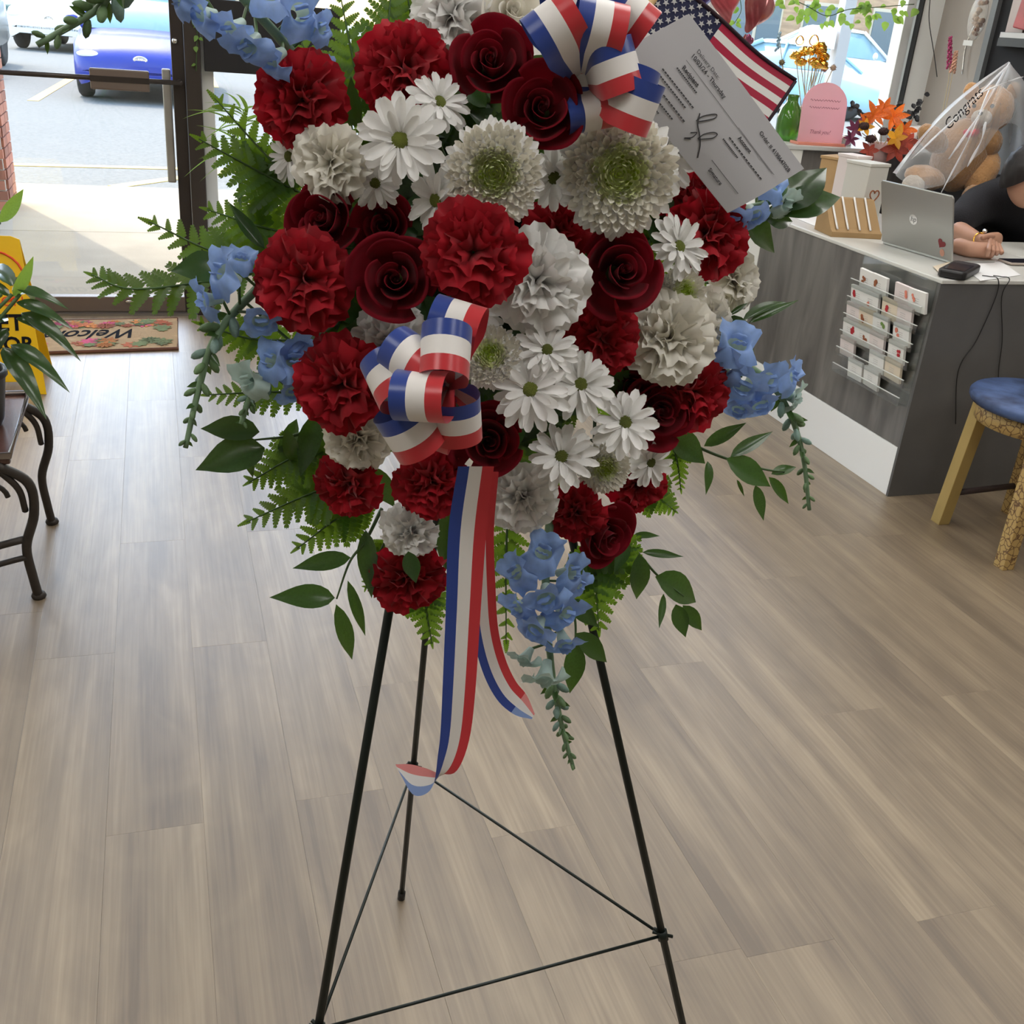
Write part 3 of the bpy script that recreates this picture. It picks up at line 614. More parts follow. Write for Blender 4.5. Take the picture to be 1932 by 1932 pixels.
# card rack on the counter front
M_ACR = glassmat('clear_acrylic', (.93, .95, .95), .12)
ry0, ry1 = 2.885, 3.30; rz0, rz1 = .335, .775
rk = thing('card_rack', 'clear acrylic rack of six tiers fixed to the counter front', 'card rack', (CX0, (ry0 + ry1) / 2, rz0))
MB().b2((CX0 - .006, ry0, rz0), (CX0 - .002, ry1, rz1)).build('back_plate', M_ACR, rk)
tiers = [.70 - .064 * k for k in range(6)]
for k, z in enumerate(tiers):
    a, b = ry0 + .002, ry1 - .002
    l_ = MB().b2((CX0 - .04, a, z - .042), (CX0 - .006, b, z - .039)).b2((CX0 - .043, a, z - .042), (CX0 - .04, b, z - .012)); l_.build('tier', M_ACR, rk)
    MB().b2((CX0 - .0445, a, z - .0125), (CX0 - .0385, b, z - .0105)).build('tier_edge', mat('acrylic_edge', (.72, .74, .73), .2), rk)
M_CARD = mat('card_white', (.78, .77, .74), .7); M_CREAM = mat('card_cream', (.74, .64, .50), .7); M_CENV = mat('card_blush', (.74, .66, .64), .7)
dots = [('print_rose_red', (.45, .02, .03)), ('print_brown', (.30, .10, .04)), ('print_gold', (.65, .42, .10)), ('print_coral', (.7, .22, .15)), ('print_leaf', (.15, .25, .06))]
cards = [(0, .335, 0, 1), (0, .26, 0, 1), (0, .125, 2, 3), (0, .045, 0, 3), (1, .365, 0, 0), (1, .285, 0, 3), (1, .175, 1, 0), (1, .095, 2, -1), (2, .37, 2, -1), (2, .29, 1, 1), (2, .205, 0, 4), (2, .085, 0, 3), (3, .37, 0, 0), (3, .29, 0, 1), (3, .205, 2, -1), (3, .09, 0, 0), (4, .365, 2, -1), (4, .18, 0, -1), (4, .085, 1, -1), (5, .29, 0, -1), (5, .19, 0, -1)]
ordn = ['topmost', 'second', 'third', 'fourth', 'fifth', 'lowest']; posn = ['far-left', 'left-of-middle', 'right-of-middle', 'near-right']
cnt = {}
for (tr_, yo, cm, dt) in cards:
    i_ = cnt.get(tr_, 0); cnt[tr_] = i_ + 1
    z = tiers[tr_]; y_ = ry0 + yo; w_ = .088; h_ = .072; tl = RND.uniform(-.09, .09)
    cc = Vector((CX0 - .026, y_, z - .039 + h_ / 2 + .001)); M = RX(tl * .5) @ RY(radians(-10))
    ncard = sum(1 for c_ in cards if c_[0] == tr_)
    names = posn if ncard == 4 else (['left', 'middle', 'right'] if ncard == 3 else ['left', 'right'])
    o = thing('gift_card', '%s gift card with its envelope, %s card on the %s tier of the rack' % (['white', 'cream', 'pale pink'][cm], names[i_], ordn[tr_]), 'card', (cc.x, cc.y, z - .039), 'gift cards in the acrylic rack')
    MB().box(cc, (.010, w_, h_), M).build('card_stack', [M_CARD, M_CREAM, M_CENV][cm], o, False)
    if dt >= 0:
        s_ = M @ Vector((-.0055, 0, 0)); ctr = cc + s_ + M @ Vector((0, RND.choice([-.018, .018]), RND.uniform(-.004, .008)))
        pm = MB()
        for k in range(4):
            off = M @ Vector((-.0004 * k, RND.uniform(-.007, .007), RND.uniform(-.011, .011))); rr_ = RND.uniform(.005, .009)
            pm.prism([(rr_ * cos(2 * pi * j / 8), rr_ * sin(2 * pi * j / 8)) for j in range(8)], ctr + off, M @ Vector((0, -1, 0)), M @ Vector((0, 0, 1)), .0006)
        pm.build('printed_flower', mat(*dots[dt], .7), o)
    ln = MB()
    for k in range(3): ln.box(cc + M @ Vector((-.0054, .004, -.006 + k * .007)), (.0005, .028, .0012), M)
    ln.build('printed_line', mat('print_grey', (.45, .43, .42), .7), o)

# laptop
LA = PZ(1665, 460, CTZ); LB = PZ(1797, 499, CTZ)
lu = (LB - LA).normalized(); lw = (LB - LA).length; tl = PY(1663, 347, 0)  # direction only
lback = Vector((-lu.y, lu.x, 0)); 
if lback.x < 0: lback = -lback
# lid: rises from the hinge line LA-LB, tilted back away from the keyboard (towards the camera side)
hv = (Vector((0, 0, 1)) * .94 - lback * .30).normalized(); lhgt = .235
lp = thing('laptop', 'open silver laptop with a heart sticker standing on the counter', 'laptop', (LA + LB) / 2)
LT = .007
M_SILV = mat('laptop_silver', (.42, .42, .40), .32, metal=.75)
lid = MB().prism([(0, 0), (lw, 0), (lw, lhgt - .008), (lw - .008, lhgt), (.008, lhgt), (0, lhgt - .008)], LA + Vector((0, 0, .012)), lu, hv, LT).build('lid', M_SILV, lp, False, .002)
ln_ = lu.cross(hv).normalized()
outw = ln_ if ln_.dot(lback) < 0 else -ln_
o_lid = LA + Vector((0, 0, .012)) + (ln_ * LT if outw == ln_ else Vector())
def onlid(a, b): return o_lid + lu * (lw * a) + hv * (lhgt * b) + outw * .0006
lg_ = [(.019 * cos(2 * pi * k / 24), .019 * sin(2 * pi * k / 24)) for k in range(24)]
sgn = 1 if outw == ln_ else -1
MB().prism(lg_, onlid(.47, .50), lu * 1.0, hv, .0006 * sgn).build('logo', mat('logo_silver', (.75, .75, .75), .15, metal=.9), lid)
text('hp', lp, onlid(.47, .505) + outw * .0008, lu, hv, .028, mat('logo_dark', (.25, .25, .25), .3), 'logo_lettering', shear=.25, lift=.0004 * sgn)
def heart(s, n=20): return [(s * (16 * sin(t) ** 3) / 17, s * (13 * cos(t) - 5 * cos(2 * t) - 2 * cos(3 * t) - cos(4 * t)) / 17) for t in [2 * pi * k / n for k in range(n)]]
ca, sa = cos(-.5), sin(-.5); hp_ = [(x * ca - y * sa, x * sa + y * ca) for x, y in heart(.020)]
MB().prism(hp_, onlid(.86, .24), lu, hv, .0006 * sgn).build('heart_sticker', mat('sticker_dark_red', (.20, .025, .03), .5), lid)
MB().prism([(.011 * cos(2 * pi * k / 16), .014 * sin(2 * pi * k / 16)) for k in range(16)], onlid(.87, .10), lu, hv, .0006 * sgn).build('round_sticker', mat('sticker_peach', (.55, .28, .2), .5), lid)
kb = MB(); kb.prism([(0, 0), (lw, 0), (lw, .21), (0, .21)], LA + Vector((0, 0, .001)), lu, lback, .011 if lu.cross(lback).z > 0 else -.011); kb.build('keyboard_base', M_SILV, lp, False, .002)
MB().prism([(.012, .012), (lw - .012, .012), (lw - .012, lhgt - .012), (.012, lhgt - .012)], LA + Vector((0, 0, .012)) - outw * (.0008) + (Vector() if outw == ln_ else ln_ * LT), lu, hv, -.0006 * sgn).build('screen', mat('screen_dark', (.02, .02, .03), .1), lp)

# card terminal, phone, papers, cables
tp_ = PZ(1808, 518, CTZ); te = thing('card_terminal', 'black handheld payment terminal lying on the counter corner', 'payment terminal', (tp_.x, tp_.y, CTZ))
Mt = RZ(radians(38))
MB().prism([(-.115, -.036), (-.1, -.046), (.1, -.046), (.115, -.034), (.115, .034), (.1, .046), (-.1, .046), (-.115, .036)], Vector((tp_.x, tp_.y, CTZ + .002)), Mt @ Vector((1, 0, 0)), Mt @ Vector((0, 1, 0)), .026).build('body', M_BLACK, te, False, .006)
MB().prism([(-.09, -.034), (.05, -.034), (.05, .034), (-.09, .034)], Vector((tp_.x, tp_.y, CTZ + .0285)), Mt @ Vector((1, 0, 0)), Mt @ Vector((0, 1, 0)), .001).build('screen', mat('screen_dark', (.02, .02, .03), .1), te)
ph = PZ(1925, 498, CTZ); pq = thing('phone', 'black smartphone lying flat at the right picture edge', 'phone', (ph.x, ph.y, CTZ))
MB().b2((ph.x - .075, ph.y - .037, CTZ + .002), (ph.x + .075, ph.y + .037, CTZ + .011)).build('body', mat('phone_case', (.45, .38, .33), .4), pq, False, .004)
MB().b2((ph.x - .071, ph.y - .033, CTZ + .0112), (ph.x + .071, ph.y + .033, CTZ + .0125)).build('screen', mat('screen_dark', (.02, .02, .03), .1), pq)
M_PAPER = mat('paper_white', (.80, .80, .80), .75)
def sheet(corners, label, m=None, dz=.001):
    cs = [PZ(x, y, CTZ) + Vector((0, 0, dz)) for x, y in corners]
    tag(MB().add(cs + [c + Vector((0, 0, .0012)) for c in cs], [(3, 2, 1, 0), (4, 5, 6, 7)] + [(i, (i + 1) % 4, 4 + (i + 1) % 4, 4 + i) for i in range(4)]).build('paper_sheet', m or M_PAPER), label, 'paper')
sheet([(1795, 490), (1880, 488), (1925, 520), (1850, 531)], 'white paper sheet lying beside the payment terminal')
sheet([(1760, 505), (1790, 496), (1803, 507), (1770, 515)], 'small cream slip between laptop and payment terminal', M_CREAM, .0035)
sheet([(1500, 412), (1540, 405), (1596, 428), (1568, 440)], 'white paper pad at the far end of the counter')
bkb = PZ(1575, 405, CTZ); tag(MB().box((bkb.x + .05, bkb.y + .02, CTZ + .018), (.10, .16, .035), RZ(.2)).build('black_box', M_BLACK, None, False, .004), 'small black box lying behind the white paper pad', 'box')
for k, (px0, px1, px2, lab) in enumerate([(1853, 1879, 1808, 'thin black cable hanging down the counter end, left one'), (1874, 1890, 1884, 'thin black cable hanging down the counter end, right one')]):
    A = PZ(px0, 520, CTZ + .006); yb = CYN - .006
    p_ = [A, Vector((A.x + .02, CYN + .03, CTZ + .006)), Vector((A.x + .03, CYN - .002, CTZ + .004)), PY(px1, 560, yb), PY((px1 + px2) / 2 + 4 * k, 640, yb), PY(px2, 700, yb), PY(px2 - 5, 800, yb) if k == 0 else PY(px2, 760, yb)]
    tag(MB().tube(spline(p_, 40), .0017, 6).build('cable', M_BLACK, None, True), lab, 'cable')

# brown display box with white ribbons, gift boxes with drawn hearts, small parcels
M_KRAFT = mat('kraft_card', (.42, .27, .125), .75, var=.12, scale=12)
M_KD = mat('kraft_card_dark', (.27, .16, .08), .75)
M_BOXW = mat('gift_box_white', (.62, .61, .56), .6)
kA = PZ(1568, 447, CTZ); kB = PZ(1662, 452, CTZ); ku = (kB - kA).normalized(); kw = (kB - kA).length; kbk = Vector((-ku.y, ku.x, 0))
ks = thing('display_box', 'brown cardboard display box with a slanted front and white ribbons hanging over it', 'cardboard box', (kA + kB) / 2)
side = [(0, 0), (.16, 0), (.16, .13), (.12, .13), (.02, .03), (0, .02)]
MB().add([kA + kbk * a + Vector((0, 0, b)) for a, b in side] + [kB + kbk * a + Vector((0, 0, b)) for a, b in side], [(5, 4, 3, 2, 1, 0), (6, 7, 8, 9, 10, 11)] + [(i, (i + 1) % 6, 6 + (i + 1) % 6, 6 + i) for i in range(6)]).build('box_body', M_KRAFT, ks, False, .001)
for fx_ in (.12, .34, .58, .80):
    p_ = [kA + ku * (kw * fx_) + kbk * .118 + Vector((0, 0, .137)), kA + ku * (kw * fx_ * .99) + kbk * .06 + Vector((0, 0, .078)), kA + ku * (kw * fx_ * .97) + kbk * .008 + Vector((0, 0, .03))]
    MB().tube(spline(p_, 8), .0045, 6, flat=.5).build('ribbon', mat('ribbon_white', (.78, .76, .74), .5), ks, True)
def giftbox(px, py, yy, wx, dy, h, m, label, hearted=False, rot=0):
    c_ = PY(px, py, yy); z0 = CTZ; M = RZ(rot)
    o = thing('gift_box', label, 'gift box', (c_.x, c_.y, z0))
    MB().box((c_.x, c_.y, z0 + h / 2), (wx, dy, h), M).build('box_body', m, o, False, .002)
    MB().box((c_.x, c_.y, z0 + h + .006), (wx + .008, dy + .008, .012), M).build('lid', m, o, False, .002)
    if hearted:
        fc = Vector((c_.x, c_.y, z0)) + M @ Vector((0, -dy / 2 - .001, h * .56)); pts = [fc + M @ Vector((x, 0, y)) for x, y in heart(.028, 24)]
        MB().tube(pts + [pts[0]], .0028, 5).build('drawn_heart', mat('print_brown', (.30, .10, .04), .7), o)
    return o
giftbox(1576, 360, 4.04, .13, .12, .235, M_KRAFT, 'plain brown kraft gift box at the back of the counter', rot=.5)
giftbox(1600, 360, 3.88, .08, .10, .262, M_CENV, 'blush gift box between the kraft box and the white one', rot=.25)
giftbox(1628, 360, 3.76, .11, .12, .25, M_BOXW, 'white gift box with a heart drawn on its front', True, rot=.25)
giftbox(1605, 400, 3.72, .07, .05, .055, M_CENV, 'little pale pink parcel before the kraft gift box', rot=.6)

# stool
sc_ = Vector((2.612, 2.49, 0)); st_ = thing('stool', 'round stool with a blue distressed seat and crackled yellow legs', 'stool', sc_)
SZ = .50
M_BLUE = mat('stool_blue_paint', (.022, .045, .15), .55, var=.7, scale=14, col2=(.08, .135, .30), bump=.1)
def crackle():
    m = bpy.data.materials.new('crackled_yellow_paint'); m.use_nodes = True; t = m.node_tree; b = t.nodes['Principled BSDF']; N = t.nodes.new; L = t.links.new
    tc = N('ShaderNodeTexCoord'); nz = N('ShaderNodeTexNoise'); nz.inputs['Scale'].default_value = 30; L(tc.outputs['Object'], nz.inputs[0]); mx = N('ShaderNodeMix'); mx.data_type = 'VECTOR'; mx.inputs[0].default_value = .03; L(tc.outputs['Object'], mx.inputs[4]); L(nz.outputs[1], mx.inputs[5])
    v = N('ShaderNodeTexVoronoi'); v.feature = 'DISTANCE_TO_EDGE'; v.inputs['Scale'].default_value = 45; L(mx.outputs[1], v.inputs[0])
    cr = N('ShaderNodeValToRGB'); e = cr.color_ramp.elements; e[0].position = .02; e[0].color = (.13, .065, .025, 1); e[1].position = .09; e[1].color = (.46, .31, .11, 1); L(v.outputs[0], cr.inputs[0]); L(cr.outputs[0], b.inputs['Base Color']); b.inputs['Roughness'].default_value = .6
    return m
M_CRK = crackle(); M_YWOOD = mat('yellow_ochre_paint', (.34, .24, .08), .6, var=.15, scale=10)
MB().lathe([(0, SZ - .032), (.212, SZ - .032), (.22, SZ - .02), (.22, SZ - .008), (.214, SZ), (0, SZ)], 48, sc_).build('seat', M_BLUE, st_, True)
MB().lathe([(.17, SZ - .095), (.188, SZ - .09), (.188, SZ - .033), (.17, SZ - .033)], 40, sc_).build('apron', M_CRK, st_, True)
fts = [PZ(1773, 985, 0), PZ(1893, 1070, 0), PZ(1905, 968, 0)]; fts.append(fts[1] + fts[2] - fts[0])
for k, f in enumerate(fts):
    d_ = (Vector((f.x, f.y, 0)) - sc_); top = sc_ + d_ * .84 + Vector((0, 0, SZ - .035)); ax = (top - f).normalized()
    fr = frame(ax, Vector((1, 0, 0))); L_ = (top - f).length
    M = RZ(radians(0)); u = Vector((1, 0, 0)); v = Vector((0, 1, 0)); s_ = .022
    vs_ = [f + u * a * s_ + v * b * s_ for a, b in ((-1, -1), (1, -1), (1, 1), (-1, 1))] + [top + u * a * s_ + v * b * s_ for a, b in ((-1, -1), (1, -1), (1, 1), (-1, 1))]
    MB().add(vs_, [(3, 2, 1, 0), (4, 5, 6, 7)] + [(i, (i + 1) % 4, 4 + (i + 1) % 4, 4 + i) for i in range(4)]).build('leg', M_CRK if k else M_YWOOD, st_, False, .002)
def lp_(f, t): d_ = (Vector((f.x, f.y, 0)) - sc_); return f.lerp(sc_ + d_ * .84 + Vector((0, 0, SZ - .035)), t)
for a, b in ((0, 2), (2, 3), (3, 1), (1, 0)): 
    if (a, b) == (1, 0): continue
    MB().tube([lp_(fts[a], .24), lp_(fts[b], .24)], .011, 8).build('stretcher', mat('dark_dowel', (.045, .03, .03), .5), st_, True)

# ================================================================== window display and back wall on the right
CT2 = 1.006
# pink acrylic arch sign (its square code is left out)
M_PINK = mat('pink_acrylic', (.88, .58, .62), .2, trans=.45, tcol=(.95, .6, .65), coat=.4)
pk = PY(1543, 272, 4.76); pw = .125
ps_ = thing('acrylic_sign', 'pink arch-topped acrylic sign standing on the grey cabinet', 'sign', (pk.x, 4.76, CT2))
arch = [(-pw, 0), (pw, 0), (pw, .17)] + [(pw * cos(a), .17 + .105 * sin(a)) for a in [pi * k / 16 for k in range(1, 16)]] + [(-pw, .17)]
sv = Vector((.02, .12, .99)).normalized()
su = Vector((1, 0, 0))
MB().prism([(x, y + .012) for x, y in arch], (pk.x, 4.75, CT2), su, sv, .004).build('panel', M_PINK, ps_, False)
MB().b2((pk.x - pw - .01, 4.72, CT2), (pk.x + pw + .01, 4.80, CT2 + .014)).build('base', mat('pink_acrylic_edge', (.75, .28, .2), .2, coat=.5), ps_, False, .002)
pkt = mat('print_mauve', (.33, .12, .16), .6); sn = su.cross(sv)
def onsign(a, b): return Vector((pk.x, 4.75, CT2)) + su * a + sv * b + sn * .0045
for (z_, n_) in ((.205, 9), (.172, 10)):
    sq = MB()
    for k in range(n_): sq.tube(spline([onsign(-.085 + .17 * (k + t) / n_, z_ + .004 * sin(6.3 * t + k)) for t in (0, .3, .6, .9)], 6), .0012, 4)
    sq.build('printed_script', pkt, ps_)['kind'] = 'stuff'
text('Thank you!', ps_, onsign(-.01, .06), su, sv, .026, pkt, 'lettering', shear=.4, lift=.0008)

# green vase
M_GRNGL = mat('green_glass', (.06, .20, .015), .12, transm=.35, coat=.5)
gv = PY(1491, 262, 4.86); tag(MB().lathe([(.0, 0), (.048, 0), (.060, .03), (.062, .10), (.05, .15), (.028, .18), (.026, .20), (.032, .215), (.028, .215), (.022, .2)], 24, (gv.x, 4.9, CT2)).build('vase', M_GRNGL, None, True), 'green glass vase behind the pink sign', 'vase')
# gold roses on stems
M_GOLD = mat('gold_foil', (.85, .48, .08), .18, metal=1)
M_STRAW = mat('straw_stems', (.55, .45, .26), .7)
gc = PY(1527, 180, 4.98)
gb = thing('gold_bouquet', 'bundle of shiny gold foil roses with two gold loops on top', 'bouquet', (gc.x, 4.98, CT2))
MB().lathe([(0, 0), (.04, 0), (.045, .13), (.04, .13), (.03, .01)], 20, (gc.x, 4.98, CT2)).build('vase', mat('clear_white_glass', (.75, .74, .70), .2), gb, True)
rg = random.Random(5)
for k in range(12):
    h_ = PY(1527 + rg.uniform(-27, 27), rg.uniform(82, 128), 4.98 + rg.uniform(-.04, .04))
    MB().tube([Vector((gc.x + rg.uniform(-.02, .02), 4.98, CT2 + .10)), h_], .0025, 5).build('stem', M_STRAW, gb)
    f = MB()
    for j in range(3): f.lathe([(.006 + .009 * j, -.020 + .004 * j), (.018 + .007 * j, -.006), (.015 + .009 * j, .018 - .007 * j)], 9, h_, M=RX(rg.uniform(-.5, .5)) @ RY(rg.uniform(-.5, .5)) @ RZ(j))
    f.ball(h_, .016, 10, 6); f.build('gold_rose', M_GOLD, gb, True)
for px_, r_ in ((1509, .020), (1536, .024)):
    c_ = PY(px_, 76, 4.96); MB().tube([c_ + Vector((r_ * cos(a), .004 * sin(a * 2), r_ * sin(a))) for a in [2 * pi * k / 20 for k in range(21)]], .006, 6, flat=.35).build('loop', M_GOLD, gb, True)
# dried seed heads beside the gold bundle
for k, (px_, py_, top, lab, colr) in enumerate([(1462, 110, (1470, 70), 'pale blue dried flower spike left of the gold roses', (.30, .45, .55)), (1478, 130, (1475, 118), 'round brown seed head left of the gold roses', (.16, .13, .06)), (1568, 135, (1572, 128), 'round tan seed head right of the gold roses', (.40, .30, .22)), (1550, 135, (1556, 130), 'small rosy seed head right of the gold roses', (.40, .22, .18))]):
    A = Vector((gc.x + (.03 if px_ > 1527 else -.04), 5.02, CT2)); B = PY(*top, 5.02)
    o = thing('dried_flower', lab, 'dried flower', A, 'dried stems in the window')
    MB().tube(spline([A, A.lerp(B, .6) + Vector((0, 0, .01)), B], 10), .002, 5).build('stem', M_STRAW, o, True)
    hd = MB()
    if k == 0:
        for j in range(14): hd.ball(B + Vector((rg.uniform(-.008, .008), rg.uniform(-.006, .006), -.06 + j * .006)), (.007, .006, .008), 6, 5)
    else:
        hd.ball(B, .014, 10, 7)
        for j in range(26):
            d_ = Vector((rg.gauss(0, 1), rg.gauss(0, 1), rg.gauss(0, 1))).normalized(); hd.tube([B + d_ * .012, B + d_ * .02], [.002, .0006], 4)
    hd.build('flower_head', mat('dried_%d' % k, colr, .85), o, True)
# grey ring box on the cabinet
rb = PY(1592, 266, 4.80); tag(MB().lathe([(0, 0), (.05, 0), (.052, .045), (.046, .052), (0, .05)], 24, (rb.x, 4.82, CT2)).build('round_tin', M_STEEL, None, True), 'round silver tin right of the pink sign', 'tin')
# autumn bouquet
ab = PY(1665, 262, 4.55); abl = Vector((ab.x, 4.55, CTZ))
bq = thing('autumn_bouquet', 'autumn bouquet of orange lilies, dark cone flowers and rust leaves', 'bouquet', (ab.x, 4.55, ab.z - .12))
MB().lathe([(0, 0), (.05, 0), (.065, .10), (.058, .10), (.045, .01)], 24, (ab.x, 4.55, ab.z - .12)).build('pot', mat('blush_pot', (.62, .42, .40), .5), bq, True)
def petal_at(par, nm, me, A, B, nrm, wd=1): inst(nm, me, par, rel(par, leafmtx(A, B, nrm, wd)))
M_ORG = mat('orange_petal', (.80, .15, .01), .5, var=.35, scale=10, trans=.3); M_YLW = mat('yellow_leaf', (.75, .35, .02), .55, var=.3, trans=.3); M_RUST = mat('rust_leaf', (.30, .035, .015), .6, var=.3); M_PLUM = mat('plum_petal', (.14, .02, .06), .6)
L_ORG = leaf_mesh('petal', M_ORG, .4, .15, .2); L_YLW = leaf_mesh('leaf', M_YLW, .5, .1, .15); L_RUST = leaf_mesh('leaf', M_RUST, .5, .1, .2); L_PLUM = leaf_mesh('petal', M_PLUM, .4, .1, .1)
L_BLK = leaf_mesh('leaf', mat('black_leaf', (.015, .015, .018), .5), .8, .1, .1, 1.0, .5, 7)
def star(par, me, nm, px_, py_, y_, r_, n, tilt=.4):
    c_ = PY(px_, py_, y_)
    for k in range(n):
        a = 2 * pi * k / n + rg.uniform(-.2, .2); d_ = VR * cos(a) + VU * sin(a) - VF * tilt; petal_at(par, nm, me, c_, c_ + d_.normalized() * r_ * rg.uniform(.8, 1.1), -VF + d_ * -.2)
for (px_, py_, r_) in ((1650, 218, .075), (1685, 222, .08), (1705, 245, .07), (1632, 230, .05), (1668, 205, .06)): star(bq, L_ORG, 'petal', px_, py_, 4.52, r_, 6)
for (px_, py_, r_) in ((1690, 262, .07), (1632, 240, .05)): star(bq, L_YLW, 'leaf', px_, py_, 4.47, r_, 5)
for (px_, py_, r_) in ((1690, 282, .07), (1712, 268, .07), (1640, 285, .05)): star(bq, L_RUST, 'leaf', px_, py_, 4.46, r_, 6, .1)
for (px_, py_, r_) in ((1612, 245, .06), (1605, 262, .05)): star(bq, L_PLUM, 'petal', px_, py_, 4.5, r_, 6)
for (px_, py_) in ((1643, 262), (1667, 248), (1630, 238)):
    c_ = PY(px_, py_, 4.47); f = MB().ball(c_, (.026, .022, .018), 12, 8)
    for j in range(30):
        d_ = Vector((rg.gauss(0, 1), rg.gauss(0, 1) - .7, rg.gauss(0, 1))).normalized(); f.ball(c_ + Vector((d_.x * .025, d_.y * .021, d_.z * .017)), .004, 5, 4)
    f.build('cone', mat('cone_brown', (.045, .02, .018), .8), bq, True)
for k in range(8):
    c_ = PY(1640 + rg.uniform(-20, 60), 255 + rg.uniform(-20, 20), 4.54); MB().tube([Vector((ab.x, 4.55, ab.z - .04)), c_], .002, 5).build('stem', M_STRAW, bq)
# black and white leaf stems
for k, (px_, py_, lab) in enumerate([(1698, 195, 'black dried leaves on a stem left of the white pier'), (1722, 215, 'black dried leaf stem before the white pier'), (1742, 190, 'black dried leaf stem beside the wrapped bear'), (1610, 200, 'dark dried stem rising above the orange lilies')]):
    B = PY(px_, py_, 4.62); A = PY(1705, 285, 4.6)
    o = thing('black_foliage', lab, 'dried stem', A, 'black dried leaf stems')
    pts = spline([A, A.lerp(B, .5) + Vector((0, .02, .02)), B], 10); MB().tube(pts, .002, 5).build('stem', M_BLACK, o)
    for j in range(9 if k < 3 else 5):
        p_ = pts[-1 - j // 2] + Vector((rg.uniform(-.03, .03), 0, rg.uniform(-.03, .03))); d_ = VR * rg.uniform(-1, 1) + VU * rg.uniform(-.3, 1); inst('leaf', L_BLK, o, rel(o, leafmtx(p_, p_ + d_.normalized() * .03, -VF)))
# cow print pot with white patches
cp = PY(1725, 262, 4.60); o = thing('cow_print_pot', 'white pot with black cow print patches under the black leaves', 'pot', (cp.x, 4.6, cp.z - .05))
MB().lathe([(0, 0), (.045, 0), (.06, .11), (.053, .11), (.04, .01)], 24, (cp.x, 4.6, cp.z - .05)).build('pot_body', M_WHITE, o, True)
pa = MB()
for k in range(9):
    a = -pi / 2 + rg.uniform(-1.3, 1.3); zz = rg.uniform(.015, .095); rr_ = .0455 + .015 * zz / .11 + .001; c_ = Vector((cp.x + rr_ * cos(a), 4.6 + rr_ * sin(a), cp.z - .05 + zz)); tg = Vector((-sin(a), cos(a), 0))
    pa.prism([(rg.uniform(.007, .014) * cos(2 * pi * j / 9), rg.uniform(.007, .014) * sin(2 * pi * j / 9)) for j in range(9)], c_, tg, Vector((0, 0, 1)), .001)
pa.build('cow_patches', M_BLACK, o)
# foil heart balloons
M_FOILR = mat('foil_red', (.55, .03, .07), .22, metal=.5, var=.6, scale=9, col2=(.75, .40, .38), trans=.2, tcol=(.8, .2, .2)); M_FOILW = mat('foil_pale', (.70, .52, .48), .22, metal=.4, var=.4, scale=7, col2=(.6, .1, .12), trans=.2)
def balloon(px_, py_, y_, s_, m, lab, rot=0):
    c_ = PY(px_, py_, y_); o = thing('heart_balloon', lab, 'balloon', c_, 'foil balloons in the window'); Mr = RY(rot) @ RZ(radians(25))
    mb = MB(); hh = heart(1, 40); n = len(hh)
    def fn(u, v):
        k = int(round(u * n)) % n; x, z = hh[k]; a = pi * v; r_ = sin(a) ** .75 if v not in (0, 1) else 0
        return c_ + Mr @ Vector((x * r_ * s_, -cos(a) * .33 * s_, (z * r_ + .1) * s_))
    mb.grid(fn, n, 11, 0, True); mb.build('foil_body', m, o, True, merge=True)
    tip = c_ + Mr @ Vector((0, 0, -s_ * .95)); MB().tube([tip, tip + Mr @ Vector((0, 0, -.04))], [.004, .010], 6).build('neck', m, o)
    MB().tube(spline([tip, tip + Vector((.02, 0, -.15)), Vector((max(tip.x - .02, 2.80), y_ + .03, CT2 - .002))], 12), .0012, 4).build('string', M_STRAW, o)
balloon(1428, 20, 5.02, .12, M_FOILR, 'red heart foil balloon with glitter print in the window', .35)
balloon(1370, 2, 5.05, .12, M_FOILW, 'pale pink heart foil balloon just above the small flag', -.2)
balloon(1412, 78, 4.95, .035, mat('foil_purple', (.30, .08, .16), .2, metal=.5), 'tiny dark heart balloon under the red one', .5)
balloon(1322, -10, 5.1, .11, mat('foil_blue', (.10, .09, .35), .2, metal=.6, var=.5, scale=8), 'blue heart foil balloon behind the flag', .1)
# ivy garlands
def ivy(lab, pts, y_, n, s_, spread):
    P_ = [PY(a, b, y_) for a, b in pts]; o = thing('ivy_garland', lab, 'garland', P_[0]); sp = spline(P_, 30)
    MB().tube(sp, .0022, 5).build('vine', M_STEM, o, True)
    for k in range(n):
        p_ = sp[rg.randrange(len(sp))] + VR * rg.uniform(-1, 1) * spread + VU * rg.uniform(-1, .5) * spread * 1.2; a = rg.uniform(0, 6.3); d_ = VR * cos(a) - VU * abs(sin(a)) ; inst('leaf', L_IVY, o, rel(o, leafmtx(p_, p_ + d_.normalized() * s_ * rg.uniform(.7, 1.2), -VF + VU * .4)))
ivy('green ivy garland hanging across the top of the right window', [(1470, -12), (1520, 10), (1560, 30), (1600, 18), (1650, 14), (1725, 8)], DOORY - .06, 60, .045, .07)
ivy('short ivy strand climbing the door post', [(371, -10), (372, 60), (370, 134)], DOORY - .06, 9, .03, .015)
ivy('ivy strand between the balloons', [(1395, -10), (1398, 20), (1385, 45)], DOORY - .07, 9, .035, .02)
